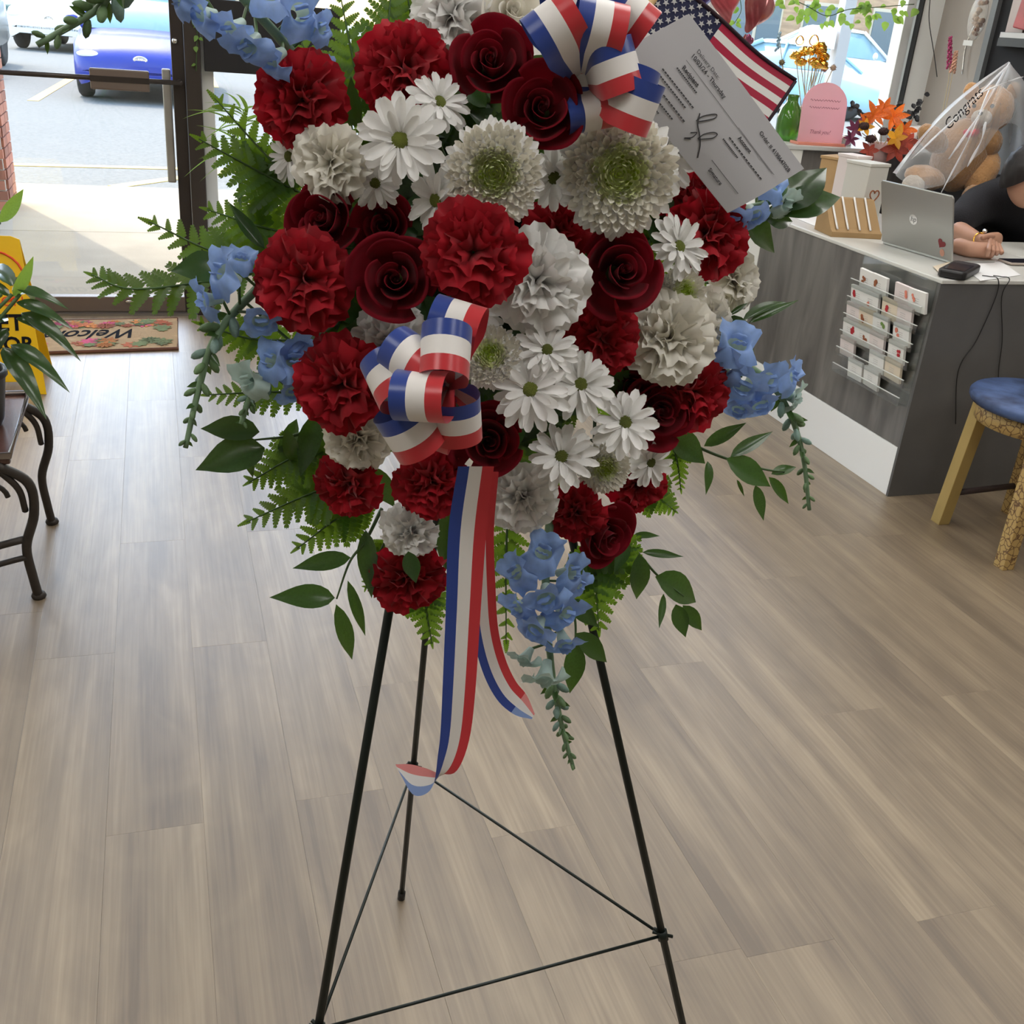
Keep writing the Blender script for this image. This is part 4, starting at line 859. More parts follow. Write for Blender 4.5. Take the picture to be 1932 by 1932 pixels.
# spider plant by the door window with a white planter
sp_ = PY(450, 310, 4.95); o = thing('spider_plant', 'bright green spider plant by the window beside the door', 'potted plant', (sp_.x, 4.95, .342))
MB().lathe([(0, 0), (.07, 0), (.095, .19), (.1, .2), (.085, .2), (.07, .01)], 24, (sp_.x, 5.0, .342)).build('pot', M_WHITE, o, True)
top = Vector((sp_.x, 5.0, .342 + .2)); MB().tube([top, PY(460, 230, 4.98)], .012, 6).build('stem', M_STEM, o)
for k in range(34):
    a = rg.uniform(0, 6.3); A = PY(460 + rg.uniform(-8, 8), rg.uniform(205, 320), 4.98); d_ = Vector((cos(a), sin(a) * .6, rg.uniform(.2, 1.0))).normalized(); inst('leaf', RND.choice(L_STRAP), o, rel(o, leafmtx(A, A + d_ * rg.uniform(.12, .22), Vector((0, 0, 1)) - d_ * .3)))
# white planter box under the left window, seen between the greens
wp = PY(430, 400, 5.0); tag(MB().b2((.235, 4.98, .0), (.75, 5.16, .298)).build('planter_box', mat('white_box', (.72, .70, .66), .6), None, False, .004), 'white box on the floor below the door-side window', 'box')

# back wall shelf, frame, hanging bag, dried spikes
sh = thing('wall_shelf', 'black shelf unit on the right wall above the bear', 'shelf', (4.0, 4.5, .84))
e0 = PX(1858, 110, 3.98)
MB().b2((3.96, e0.y - .02, .84), (3.985, e0.y + .02, 2.6)).build('upright', mat('shelf_grey_edge', (.11, .115, .115), .5), sh)
MB().b2((3.985, e0.y - 1.2, .84), (4.125, e0.y + .015, 2.6)).build('back_panel', M_CHAR, sh)
f0 = PX(1893, 66, 3.97); MB().b2((3.95, f0.y - 1.1, f0.z - .012), (3.985, f0.y, f0.z + .012)).build('shelf_board', mat('shelf_white_edge', (.5, .49, .47), .5), sh)
MB().b2((3.945, f0.y - 1.1, f0.z - .05), (3.985, f0.y, f0.z - .014)).build('shelf_under_rail', M_BLACK, sh)  # black strip along the underside of the shelf board
wr = thing('red_package', 'red wrapped package standing on the black shelf', 'package', (3.93, f0.y - .3, f0.z + .012))
MB().box((3.962, f0.y - .24, f0.z + .17), (.03, .30, .31), RX(.12)).build('body', mat('red_wrap', (.28, .02, .03), .35, var=.4, scale=9), wr, False, .006)
MB().b2((3.972, f0.y - .12, f0.z + .014), (3.984, f0.y - .005, f0.z + .5)).build('clear_sleeve', mat('mauve_film', (.30, .24, .25), .25), wr)
hb = PX(1845, 32, 4.0); hg = thing('hanging_bag', 'clear bag of dried flowers hanging on the wall', 'bag', (hb.x, hb.y, hb.z - .1))
MB().ball(hb, (.03, .06, .11), 14, 10).build('bag_film', sheermat('clear_film', (.7, .66, .6), .15), hg, True)
for k in range(22):
    c_ = hb + Vector((rg.uniform(-.015, .015), rg.uniform(-.035, .035), rg.uniform(-.08, .07))); MB().ball(c_, rg.uniform(.007, .014), 8, 6).build('dried_bloom', mat('dried_bloom_%d' % (k % 3), [(.35, .22, .13), (.18, .09, .06), (.50, .36, .26)][k % 3], .85), hg, True)
MB().b2((hb.x - .02, hb.y - .03, hb.z - .135), (hb.x - .015, hb.y + .04, hb.z - .11)).build('tag', M_BOXW, hg)
MB().tube([hb + Vector((0, 0, .1)), hb + Vector((.02, 0, .3))], .002, 5).build('string', M_BLACK, hg)
for k, (b_, t_, y_, colr, lab) in enumerate([((1790, 150), (1793, 70), 4.78, (.45, .06, .17), 'deep pink dried flower spike against the taupe wall'), ((1795, 150), (1804, 97), 4.76, (.70, .40, .28), 'peach dried flower spike beside the pink one')]):
    A = PY(*b_, y_); B = PY(*t_, y_); o = thing('dried_spike', lab, 'dried flower', A, 'dried spikes by the wall'); lo_ = Vector((PY(b_[0], 215, y_).x - .03, y_, CT2)); MB().tube([lo_, A, B], .0018, 5).build('stem', M_STRAW, o)
    f = MB()
    for j in range(40):
        t = j / 39; p_ = A.lerp(B, .25 + .75 * t) ; a = j * 2.4; rr_ = .011 * (1 - .55 * t); f.ball(p_ + Vector((cos(a) * rr_, sin(a) * rr_, 0)), .0065, 6, 5)
    f.build('flower_head', mat('spike_%d' % k, colr, .8, var=.25, scale=60), o, True)
tag(MB().tube(spline([PY(1755, -5, 5.30), PY(1753, 40, 5.30), PY(1762, 100, 5.30), PY(1768, 145, 5.30)], 16), .0025, 5).build('hanging_wire', M_BLACK, None, True), 'thin dark wire hanging on the white pier', 'wire')
tag(MB().tube(spline([PX(1838, 48, 4.11), PX(1822, 90, 4.11), PX(1815, 140, 4.11)], 10), .005, 6).build('wall_rod', M_STEEL, None, True), 'slim metal rod leaning on the taupe wall', 'rod')

# ------------------------------------------------------------------ teddy bear wrapped in tulle
M_FUR = mat('bear_fur_tan', (.50, .27, .11), .95, var=.22, scale=18, bump=.9, bscale=90, sheen=.6)
M_FURL = mat('bear_fur_pale', (.62, .55, .46), .95, bump=.7, bscale=90, sheen=.5)
BY = 4.22
bseat = PY(1800, 330, BY + .05)
be = thing('teddy_bear', 'tan teddy bear with a red bow sitting wrapped in clear tulle', 'teddy bear', (3.55, BY, .832))
def fuzz(c_, r_, rot=None, seed=0, amp=.06, nu=26, nv=18):
    mb = MB(); r_ = Vector(r_)
    def fn(u, v):
        d_ = Vector((cos(2 * pi * u) * sin(pi * v), sin(2 * pi * u) * sin(pi * v), -cos(pi * v))); k = 1 + amp * noise.noise(d_ * 4 + Vector((seed, 0, 0))); p_ = Vector((d_.x * r_.x, d_.y * r_.y, d_.z * r_.z)) * k
        return Vector(c_) + (rot @ p_ if rot is not None else p_)
    return mb.grid(fn, nu, nv, 0, True)
tilt = RY(radians(14))
pz = lambda px_, py_, dy=0: PY(px_, py_, BY + dy)
fuzz(pz(1812, 292), (.13, .115, .165), tilt, 1).build('body', M_FUR, be, True)
hd = fuzz(pz(1868, 205, -.02), (.105, .10, .098), tilt, 2).build('head', M_FUR, be, True)
for px_, py_ in ((1832, 172), (1912, 172)): fuzz(pz(px_, py_, .02), (.038, .02, .038), None, 3).build('ear', M_FUR, hd, True)
fuzz(pz(1852, 222, -.11), (.045, .04, .035), None, 4).build('muzzle', M_FURL, hd, True)
MB().ball(pz(1850, 214, -.155), (.012, .008, .009)).build('nose', M_BLACK, hd, True)
for px_ in (1838, 1872): MB().ball(pz(px_, 200, -.10), .009).build('eye', M_BLACK, hd, True)
fuzz(pz(1760, 262, -.06), (.09, .045, .05), RY(radians(28)), 5).build('arm', M_FUR, be, True)
fuzz(pz(1868, 268, -.08), (.055, .05, .062), RY(radians(-20)), 6).build('arm', M_FUR, be, True)
lg1 = fuzz(pz(1745, 335, -.08), (.105, .06, .052), RY(radians(10)), 7).build('leg', M_FUR, be, True); fuzz(pz(1722, 352, -.11), (.05, .03, .052), RZ(-.5), 8).build('foot_pad', M_FURL, lg1, True)
lg2 = fuzz(pz(1852, 325, -.08), (.06, .075, .10), RY(radians(28)), 9).build('leg', M_FUR, be, True); fuzz(pz(1838, 366, -.12), (.058, .05, .042), RY(-.6), 10).build('foot', M_FUR, lg2, True); fuzz(pz(1826, 374, -.155), (.022, .014, .028), RY(.5), 11).build('foot_pad', M_FURL, lg2, True)
bw_ = pz(1832, 252, -.13); M_RBOW = mat('red_satin', (.65, .03, .05), .35)
MB().ball(bw_ + Vector((-.02, 0, .0)), (.024, .012, .016), M=RY(.4)).ball(bw_ + Vector((.02, 0, .004)), (.024, .012, .016), M=RY(-.4)).ball(bw_ + Vector((0, -.006, 0)), .009).build('bow', M_RBOW, be, True)
# tulle wrap: a gathered sheet from the crown down both sides
M_TUL = sheermat('tulle', (.82, .84, .86), .16)
tu = thing('tulle_wrap', 'sheer white tulle wrap printed with Congrats over the bear', 'tulle wrap', (3.55, BY - .2, .832))
apx = pz(1903, 118, -.02)
hem = [pz(1690, 330, -.20), pz(1720, 352, -.25), pz(1780, 350, -.28), pz(1815, 320, -.27), pz(1850, 290, -.24), pz(1895, 235, -.2), pz(1935, 260, -.14), pz(1925, 330, -.06), pz(1895, 330, .1), pz(1850, 330, .26), pz(1730, 320, .2), pz(1690, 325, .0)]
hs = spline(hem + [hem[0]], 72)
def tfn(u, v):
    p_ = hs[min(len(hs) - 1, int(round(u * (len(hs) - 1))))]; q_ = apx.lerp(p_, v); sag = sin(pi * v)
    out = (p_ - apx); out.z = 0; out = out.normalized() if out.length > .001 else Vector()
    return q_ + out * (.045 * sag + .012 * sin(u * 60) * v) + Vector((0, 0, .03 * sag + .005 * sin(u * 47 + v * 6)))
MB().grid(tfn, 73, 16).build('veil', M_TUL, tu, True)
for (a_, b_) in (((1905, 118), (1790, 300)), ((1868, 165), (1775, 365)), ((1860, 230), (1825, 315)), ((1930, 145), (1850, 175)), ((1905, 120), (1720, 300))):
    A, B = pz(*a_, -.22), pz(*b_, -.30); MB().tube(spline([A, A.lerp(B, .5) + Vector((.01, -.01, .012)), B], 10), [.004 + .003 * sin(k) for k in range(11)], 5, flat=.4).build('fold', sheermat('tulle_fold', (.85, .86, .88), .35), tu, True)
tA, tB = pz(1772, 252, -.24), pz(1850, 172, -.22); tu_ = (tB - tA).normalized()
text('Congrats', tu, (tA + tB) / 2 - VF * .03, tu_, VU, .058, M_INK, 'lettering', shear=.4, lift=0)

# ------------------------------------------------------------------ person behind the counter
M_SKIN = mat('skin', (.50, .27, .18), .5, var=.08, scale=12); M_KNIT = mat('black_knit', (.012, .012, .016), .85, bump=.3, bscale=200); M_HAIR = mat('dark_hair', (.018, .014, .014), .5, var=.4, scale=60, stretch=(1, 1, .15))
def skin(name, joints, edges, m, parent, sub=2):
    me = bpy.data.meshes.new(name); L0 = base_of(parent); me.from_pydata([Vector(j[0]) - L0 for j in joints], edges, []); o = bpy.data.objects.new(name, me); C.objects.link(o); o.parent = parent
    sk = o.modifiers.new('skin', 'SKIN'); sk.use_smooth_shade = True
    for i, j in enumerate(joints): me.skin_vertices[0].data[i].radius = (j[1], j[2] if len(j) > 2 else j[1]); me.skin_vertices[0].data[i].use_root = (i == 0)
    sb = o.modifiers.new('sub', 'SUBSURF'); sb.levels = sub; sb.render_levels = sub
    me.materials.append(m); return o
pe = thing('person', 'person in a black sweater leaning on the counter with folded arms', 'person', (3.62, 3.86, .43))
pv = Vector((3.63, 3.86, .52)); ch = Vector((3.52, 3.78, .92)); nk = Vector((3.50, 3.68, 1.02)); 
s1 = PY(1845, 385, 3.70); s2 = Vector((3.80, 3.70, .95)); e1 = PY(1800, 438, 3.52); e2 = Vector((3.72, 3.32, CTZ + .05))
e1.z = CTZ + .07
w1 = PZ(1850, 455, CTZ + .045); w2 = PZ(1905, 470, CTZ + .05)
skin('sweater', [(pv, .16, .12), (pv.lerp(ch, .5), .16, .12), (ch, .17, .12), (nk, .06), (s1, .085), ((s1 + e1) / 2, .07), (e1, .055), (s2, .085), (e2, .06), (e2.lerp(w2, .55), .052)], [(0, 1), (1, 2), (2, 3), (2, 4), (4, 5), (5, 6), (2, 7), (7, 8), (8, 9)], M_KNIT, pe)
fa = PZ(1800, 432, CTZ + .05); 
skin('forearm', [(e1 + Vector((-.01, -.01, -.015)), .042), (fa.lerp(w1, .35), .038), (w1, .026), (w1.lerp(PZ(1890, 452, CTZ + .05), .6), .024, .034), (PZ(1890, 452, CTZ + .05), .018, .03)], [(0, 1), (1, 2), (2, 3), (3, 4)], M_SKIN, pe)
hA = PZ(1806, 470, CTZ + .035); hB = PZ(1850, 472, CTZ + .04); hC = PZ(1878, 474, CTZ + .04)
skin('lower_forearm', [(PZ(1800, 462, CTZ + .035), .034), (hA.lerp(hB, .5), .032), (hB, .026, .03), (hC, .022, .034)], [(0, 1), (1, 2), (2, 3)], M_SKIN, pe)
for k in range(4):
    b_ = PZ(1868 + k * 5, 452 + k * 3, CTZ + .066 - k * .006); t_ = PZ(1866 + k * 8, 470 + k * 2, CTZ + .058 - k * .006); e_ = PZ(1862 + k * 9, 484 - k * 2, CTZ + .026)
    skin('finger', [(b_, .0095), (t_, .009), (e_, .0075)], [(0, 1), (1, 2)], M_SKIN, pe)
b_ = PZ(1850, 450, CTZ + .07); skin('thumb', [(b_, .011), (PZ(1862, 446, CTZ + .078), .010), (PZ(1876, 446, CTZ + .074), .008)], [(0, 1), (1, 2)], M_SKIN, pe)
MB().tube([w1 + (VR * cos(a) * .0 + VU * cos(a) + (w1 - fa).normalized().cross(VU) * sin(a)) * .031 for a in [2 * pi * k / 20 for k in range(21)]], .0028, 6).build('bracelet', M_GOLD, pe, True)
rgp = PZ(1858, 436, CTZ + .08); MB().ball(rgp, .009).build('ring', M_CHR, pe, True)
hc = PY(1948, 338, 3.50); hr = RZ(radians(60)) @ RY(radians(-8))
def headfn(u, v):
    d_ = Vector((cos(2 * pi * u) * sin(pi * v), sin(2 * pi * u) * sin(pi * v), -cos(pi * v))); r_ = Vector((.074, .094, .115)); p_ = Vector((d_.x * r_.x, d_.y * r_.y, d_.z * r_.z))
    if d_.z < -.2: p_.x *= 1 - .28 * (-d_.z - .2); p_.y *= 1 - .12 * (-d_.z - .2)
    f = max(0, -d_.y)
    nose = math.exp(-((d_.x / .16) ** 2 + ((d_.z + .12) / .22) ** 2)) * f; p_.y -= .022 * nose
    eye = math.exp(-(((abs(d_.x) - .38) / .16) ** 2 + ((d_.z - .08) / .13) ** 2)) * f; p_.y += .010 * eye
    mouth = math.exp(-((d_.x / .3) ** 2 + ((d_.z + .5) / .08) ** 2)) * f; p_.y -= .006 * mouth
    return hc + hr @ p_
hd_ = MB().grid(headfn, 40, 28, 0, True).build('head', M_SKIN, pe, True)
for s in (-1, 1): MB().ball(hc + hr @ Vector((s * .076, .012, -.005)), (.010, .018, .030), M=hr).build('ear', M_SKIN, hd_, True); MB().ball(hc + hr @ Vector((s * .030, -.084, .012)), .009).build('eye', M_WHITE, hd_, True)
MB().ball(hc + hr @ Vector((0, -.088, -.055)), (.024, .008, .009), M=hr).build('lips', mat('lips', (.42, .14, .12), .5), hd_, True)
def hairfn(u, v):
    q_ = pi * v * (.45 + .20 * max(0, sin(2 * pi * u))); d_ = Vector((cos(2 * pi * u) * sin(q_), sin(2 * pi * u) * sin(q_), cos(q_))); k = 1 + .07 * noise.noise(Vector((d_.x * 22, d_.y * 22, d_.z * 4)))
    p_ = Vector((d_.x * .088 * k, d_.y * .104 * k + .016, d_.z * .125 * k + .012)); return hc + hr @ p_
MB().grid(hairfn, 40, 18, 0, True).build('hair', M_HAIR, pe, True)
gl = MB()
for s in (-1, 1):
    gl.tube([hc + hr @ Vector((s * .034 + .024 * cos(a), -.106, .012 + .019 * sin(a))) for a in [2 * pi * k / 18 for k in range(19)]], .0018, 5); gl.tube([hc + hr @ Vector((s * .058, -.104, .016)), hc + hr @ Vector((s * .083, .01, .02))], .0018, 5)
gl.tube([hc + hr @ Vector((-.010, -.108, .014)), hc + hr @ Vector((.010, -.108, .014))], .0018, 5); gl.build('glasses', mat('glasses_silver', (.5, .5, .5), .2, metal=1), hd_, True)
skin('neck', [(nk, .055), (nk.lerp(hc, .5), .052), (hc + Vector((0, .02, -.06)), .05)], [(0, 1), (1, 2)], M_SKIN, pe)
# black office chair under the person
oc = thing('office_chair', 'black office chair the person behind the counter sits on', 'chair', (3.64, 3.84, 0))
MB().b2((3.42, 3.62, .36), (3.86, 4.04, .43)).build('seat', M_BLACK, oc, False, .02)
MB().box((3.67, 4.06, .62), (.40, .04, .30), RX(.08)).build('backrest', M_BLACK, oc, False, .02)
MB().tube([(3.64, 3.84, .06), (3.64, 3.84, .36)], .025, 12).build('column', M_BLACK, oc, True)
MB().box((3.66, 4.06, .46), (.06, .05, .16)).build('back_bracket', M_BLACK, oc)
for k in range(5):
    a = 2 * pi * k / 5; e_ = Vector((3.64 + .26 * cos(a), 3.84 + .26 * sin(a), .055)); MB().tube([(3.64, 3.84, .09), e_], [.022, .015], 8).build('base_arm', M_BLACK, oc, True); MB().ball(e_ - Vector((0, 0, .027)), .027, 10, 8).build('caster', M_BLACK, oc, True)

# ================================================================== the standing spray
# ------------------------------------------------------------------ wire easel
M_EASEL = mat('easel_green_black', (.010, .016, .014), .4, metal=.3)
ez = thing('wire_easel', 'tall black wire easel carrying the flower spray', 'easel', (FL + FR + FB) / 3)
def down(a, b): return a + (b - a) * 1.0
MB().tube([FL, APEX], .0052, 8).build('leg', M_EASEL, ez, True); MB().tube([FR, APEX], .0052, 8).build('leg', M_EASEL, ez, True); MB().tube([FB, APEX], .0048, 8).build('leg', M_EASEL, ez, True)
def onleg(A, py_):
    lo, hi = 0.0, 1.0
    for _ in range(40):
        m_ = (lo + hi) / 2; p_ = A.lerp(APEX, m_); c_ = R.transposed() @ (p_ - CAM); y_ = c_.y / c_.z * F + CY
        if y_ > py_: lo = m_
        else: hi = m_
    return A.lerp(APEX, lo)
cl, cr_, cb2 = CLL, CLR, onleg(FB, 1447)
for a, b in ((cl, cr_), (cl, cb2), (cr_, cb2)): MB().tube([a, b], .0022, 6).build('brace_wire', M_EASEL, ez, True)
for p_, A in ((cl, FL), (cr_, FR), (cb2, FB)):
    d_ = (APEX - A).normalized(); f = MB(); f.tube([p_ - d_ * .006, p_ + d_ * .008], .0075, 8); f.tube([p_ + d_ * .006 - VR * .012, p_ - d_ * .002 + VR * .013], .0024, 6); f.tube([p_ + d_ * .012 - VR * .009, p_ + VR * .004], .0024, 6); f.build('clip', M_EASEL, ez, True)
MB().tube([onleg(FL, 700), onleg(FR, 700)], .003, 6).build('cross_wire', M_EASEL, ez, True)
for A in (FL, FR, FB): MB().tube([A, A + (APEX - A).normalized() * .02], .007, 8).build('foot_cap', M_BLACK, ez, True)
# foam cage that holds every stem
fc = S(930, 520, .03); FM = frame(NRM)
cg = thing('foam_cage', 'dark green floral foam cage hidden behind the blooms', 'foam cage', fc)
MB().box(fc, (.17, .30, .06), FM).build('foam', mat('floral_foam', (.012, .03, .012), .95, bump=.4), cg, False, .02)
cw = MB()
for k in range(6): x_ = -.1 + .04 * k; cw.tube([fc + FM @ Vector((x_, -.175, .037)), fc + FM @ Vector((x_, .175, .037))], .002, 5)
for k in range(9): y_ = -.17 + .0425 * k; cw.tube([fc + FM @ Vector((-.103, y_, .037)), fc + FM @ Vector((.103, y_, .037))], .002, 5)
cw.build('cage', mat('cage_green', (.02, .06, .025), .5), cg)

# ------------------------------------------------------------------ petals
RF = random.Random(11)
M_RED = mat('carnation_red', (.33, .004, .013), .7, spec=.25, var=.3, scale=4, trans=.22, tcol=(.62, .01, .03), sheen=.15)
M_ROSE = mat('rose_dark_red', (.15, .003, .010), .8, spec=.15, var=.25, scale=3, trans=.12, tcol=(.4, .005, .02), sheen=.05)
M_WPET = mat('petal_white', (.88, .88, .87), .55, var=.06, scale=3, trans=.25, tcol=(.85, .84, .78))
M_IVO = mat('petal_ivory', (.85, .83, .76), .55, var=.08, scale=3, trans=.25, tcol=(.8, .76, .62))
M_CRM = mat('petal_cream_green', (.84, .88, .58), .55, var=.08, scale=3, trans=.25, tcol=(.75, .78, .45))
M_LIME = mat('petal_lime', (.60, .72, .14), .55, var=.2, scale=3, trans=.25, tcol=(.5, .65, .1))
M_DISC = mat('daisy_disc_green', (.20, .24, .03), .7, var=.3, scale=40, bump=.8, bscale=60)
M_CALYX = mat('calyx_green', (.10, .17, .05), .5)
def carn_petal(ph, m, nm='petal'):
    nu, nv = 11, 7
    def fn(u, v):
        a = (u - .5) * 2; hw = .07 + .40 * v ** .75; ser = (.03 if int(u * (nu - 1) + .5) % 2 else -.02) * (v > .95)
        y = v * (1 - .20 * a * a * v) + ser; x = a * hw; ruf = .13 * v ** 2
        return Vector((x, y, ruf * sin(5.2 * a + ph) + .06 * v * v * cos(9 * a + 2 * ph) - .12 * v ** 3 + .05 * sin(pi * v)))
    return MB().grid(fn, nu, nv).mesh(nm, m, True)
CP = {m.name: [carn_petal(p, m) for p in (0, 1.3, 2.5, 3.9)] for m in (M_RED, M_WPET, M_IVO)}
def daisy_petal(m, wd=.13, cup=.06, nm='petal'):
    def fn(u, v):
        a = (u - .5) * 2; hw = wd * (.35 + .65 * sin(pi * min(1, v * .62 + .10)) ** .8) * (1 if v < .82 else sqrt(max(.04, 1 - ((v - .82) / .2) ** 2)))
        return Vector((a * hw, v, cup * a * a - .02 * cos(pi * a * 2) * v * (1 - v) - .10 * v * v))
    return MB().grid(fn, 5, 8).mesh(nm, m, True)
DP = [daisy_petal(M_WPET, .145, c_) for c_ in (.03, .07)]
def rose_petals(m):
    out = []; RT = [.12, .17, .22, .28, .35, .43, .53, .62, .72, .82, .92, 1.0, 1.06]
    def bud(u, v):                              # rolled heart of the bloom: two and a half turns
        an = u * 5 * pi; r_ = .025 + .085 * u; return Vector((r_ * cos(an) * (.55 + .45 * v), r_ * sin(an) * (.55 + .45 * v), -.5 + .98 * v - .03 * u))
    out.append(MB().grid(bud, 48, 5).mesh('petal', m, True))
    for k, rt in enumerate(RT):
        t = (k + 1) / 13; span = 2.6 if k < 4 else (2.3 if k < 8 else 1.9); zt = .47 - .05 * t - .62 * max(0, t - .35) ** 1.2; rb = .03 + .16 * t; zb = -.55; curl = .012 + .09 * max(0, t - .2); ph = k * 2.4 + (.5 if k % 3 else 0)
        def fn(u, v, span=span, rt=rt, zt=zt, rb=rb, zb=zb, curl=curl, ph=ph, t=t):
            a = (u - .5) * 2; vv = min(1, v / .92); e = max(0, (v - .88) / .12)
            tipp = .06 * max(0, 1 - abs(a) * 2.0) * t; edge = 1 - (.12 + .22 * t) * abs(a) ** 3 + tipp; ztop = zb + (zt - zb) * edge
            r_ = rb + (rt * (1 - .12 * abs(a) ** 2 * t) - rb) * (vv ** .5) + curl * e + (.06 - .03 * t) * a
            z = zb + (ztop - zb) * vv ** (1.0 + 1.0 * t) - curl * .35 * e - .025 * sin(3 * a + ph) * vv * t
            r_ += .035 * sin(4 * a + ph * 1.7) * vv * t; an = ph + a * span / 2
            return Vector((r_ * cos(an), r_ * sin(an), z))
        out.append(MB().grid(fn, 15, 13).mesh('petal', m, True))
    return out
RP = {m.name: rose_petals(m) for m in (M_ROSE, M_IVO)}
STEM_ME = MB().tube([(0, 0, -.5), (0, 0, -1.6)], .05, 6).mesh('stem', M_STEM, True)
CALYX_ME = MB().lathe([(.05, -.95), (.13, -.9), (.17, -.6), (.2, -.45)], 10).mesh('calyx', M_CALYX, True)
SEPAL_ME = MB().lathe([(.05, -.85), (.16, -.75), (.26, -.6), (.2, -.5)], 10).mesh('calyx', M_CALYX, True)
DISC_ME = MB().lathe([(0, .10), (.07, .095), (.14, .07), (.19, .03), (.20, -.02), (.1, -.08)][::-1], 20).mesh('disc', M_DISC, True)
DST_ME = MB().tube([(0, 0, -.05), (0, 0, -1.2)], .03, 6).mesh('stem', M_STEM, True)
def fmtx(px_, py_, rad_px, extra, lean, spin):
    p_ = S(px_, py_, bulge(px_, py_) + extra); d_ = depth(p_); r_ = rad_px * d_ / F
    if lean is None: lean = ((px_ - 930) / 900, -(py_ - 480) / 1100)
    vr = ray(px_, py_).normalized(); f_ = (-vr + VR * lean[0] + VU * lean[1]).normalized()
    return mtx(p_, frame(f_) @ RZ(spin), r_), p_
def PLm(ang, tiltr, z=0, r0=0, s=1, sw=1, roll=0):
    # petal matrix: root near the axis, turned by ang about z, raised by tiltr from the horizontal
    return (Matrix.Translation((0, 0, z)) @ Matrix.Rotation(ang, 4, 'Z') @ Matrix.Translation((0, r0, 0)) @ Matrix.Rotation(tiltr, 4, 'X') @ Matrix.Rotation(roll, 4, 'Y') @ Matrix.Diagonal((s * sw, s, s, 1)))
def carnation(px_, py_, r_, extra, lean, m, label, group):
    M, p_ = fmtx(px_, py_, r_, extra, lean, RF.random() * 6); o = thing('carnation', label, 'flower', mtx=M, group=group); P_ = CP[m.name]
    for n, el, L_, z in ((9, 8, 1.08, -.12), (8, 30, 1.02, -.18), (8, 50, .95, -.24), (6, 68, .86, -.28), (4, 82, .78, -.30)):
        for k in range(n): inst('petal', RF.choice(P_), o, PLm(2 * pi * k / n + RF.uniform(-.25, .25) + el, radians(el + RF.uniform(-9, 9)), z, .03, L_ * RF.uniform(.9, 1.06), RF.uniform(.85, 1.15), RF.uniform(-.35, .35)))
    inst('calyx', CALYX_ME, o, Matrix.Translation((0, 0, .25))); inst('stem', STEM_ME, o); return o
def rose(px_, py_, r_, extra, lean, m, label, group):
    M, p_ = fmtx(px_, py_, r_ * .88, extra, lean, RF.random() * 6); o = thing('rose', label, 'flower', mtx=M, group=group)
    for me in RP[m.name]: inst('petal', me, o, Matrix.Rotation(RF.uniform(-.15, .15), 4, 'Z'))
    inst('calyx', SEPAL_ME, o); inst('stem', STEM_ME, o); return o
def daisy(px_, py_, r_, extra, lean, label, group='white daisies in the spray'):
    M, p_ = fmtx(px_, py_, r_, extra, lean, RF.random() * 6); o = thing('daisy', label, 'flower', mtx=M, group=group)
    for n, el, L_, off_ in ((15, -2, 1.0, 0), (12, 16, .90, .2), (6, 34, .72, .1)):
        for k in range(n): inst('petal', RF.choice(DP), o, PLm(2 * pi * k / n + off_ + RF.uniform(-.1, .1), radians(el + RF.uniform(-10, 10)), -.02, .10, (L_ - .1) * RF.uniform(.88, 1.06), RF.uniform(.9, 1.2), RF.uniform(-.3, .3)))
    inst('disc', DISC_ME, o); inst('stem', DST_ME, o); return o
def mum_meshes():
    # incurved globe of narrow petals: wide loose ones outside, short curled lime ones in the middle
    res = {}
    for nm, m, r0, r1, n, L_, wd, el0, el1 in (('outer_petals', M_WPET, .42, .60, 80, .48, .085, -25, 12), ('middle_petals', M_IVO, .26, .66, 190, .32, .060, 18, 62), ('inner_petals', M_CRM, .12, .40, 100, .24, .046, 55, 80), ('centre_petals', M_LIME, .0, .24, 70, .20, .034, 74, 90)):
        mb = MB(); rr_ = random.Random(n)
        for k in range(n):
            f = sqrt((k + .5) / n); rad = r0 + (r1 - r0) * f; ph = k * 2.39996 + rr_.uniform(-.1, .1); el = radians(el1 + (el0 - el1) * f + rr_.uniform(-8, 8)); L2 = L_ * rr_.uniform(.8, 1.15)
            er = Vector((cos(ph), sin(ph), 0)); side = Vector((-sin(ph), cos(ph), 0)); dome = .48 * sqrt(max(0, 1 - (rad / .85) ** 2)) - .34
            base = er * (rad - L2 * .25 * cos(el)) + Vector((0, 0, dome - L2 * .45 * sin(el))); d_ = er * cos(el) + Vector((0, 0, sin(el))); inn = Vector((0, 0, 1)) * cos(el) - er * sin(el)
            cv = .30 * L2 if nm != 'outer_petals' else -.15 * L2
            if nm == 'centre_petals': cv = .12 * L2
            def fn(u, v, base=base, d_=d_, inn=inn, side=side, L2=L2, wd=wd, cv=cv):
                a = (u - .5) * 2; w_ = wd * (.55 + .45 * v) * (1 if v < .72 else sqrt(max(.03, 1 - ((v - .72) / .285) ** 2)))
                return base + d_ * (L2 * v) + inn * (cv * v * v + .45 * w_ * a * a) + side * (a * w_)
            mb.grid(fn, 3, 6)
        res[nm] = mb.mesh(nm, m, True)
    res['core'] = MB().ball((0, 0, -.22), (.55, .55, .26), 20, 12).mesh('core', M_CRM, True)
    return res
MUM = mum_meshes()
def mum(px_, py_, r_, extra, lean, label):
    M, p_ = fmtx(px_, py_, r_, extra, lean, RF.random() * 6); o = thing('chrysanthemum', label, 'flower', mtx=M, group='white chrysanthemums in the spray')
    for nm, me in MUM.items():
        c_ = inst(nm, me, o)
        if nm != 'core': c_['kind'] = 'stuff'
    inst('stem', DST_ME, o); return o

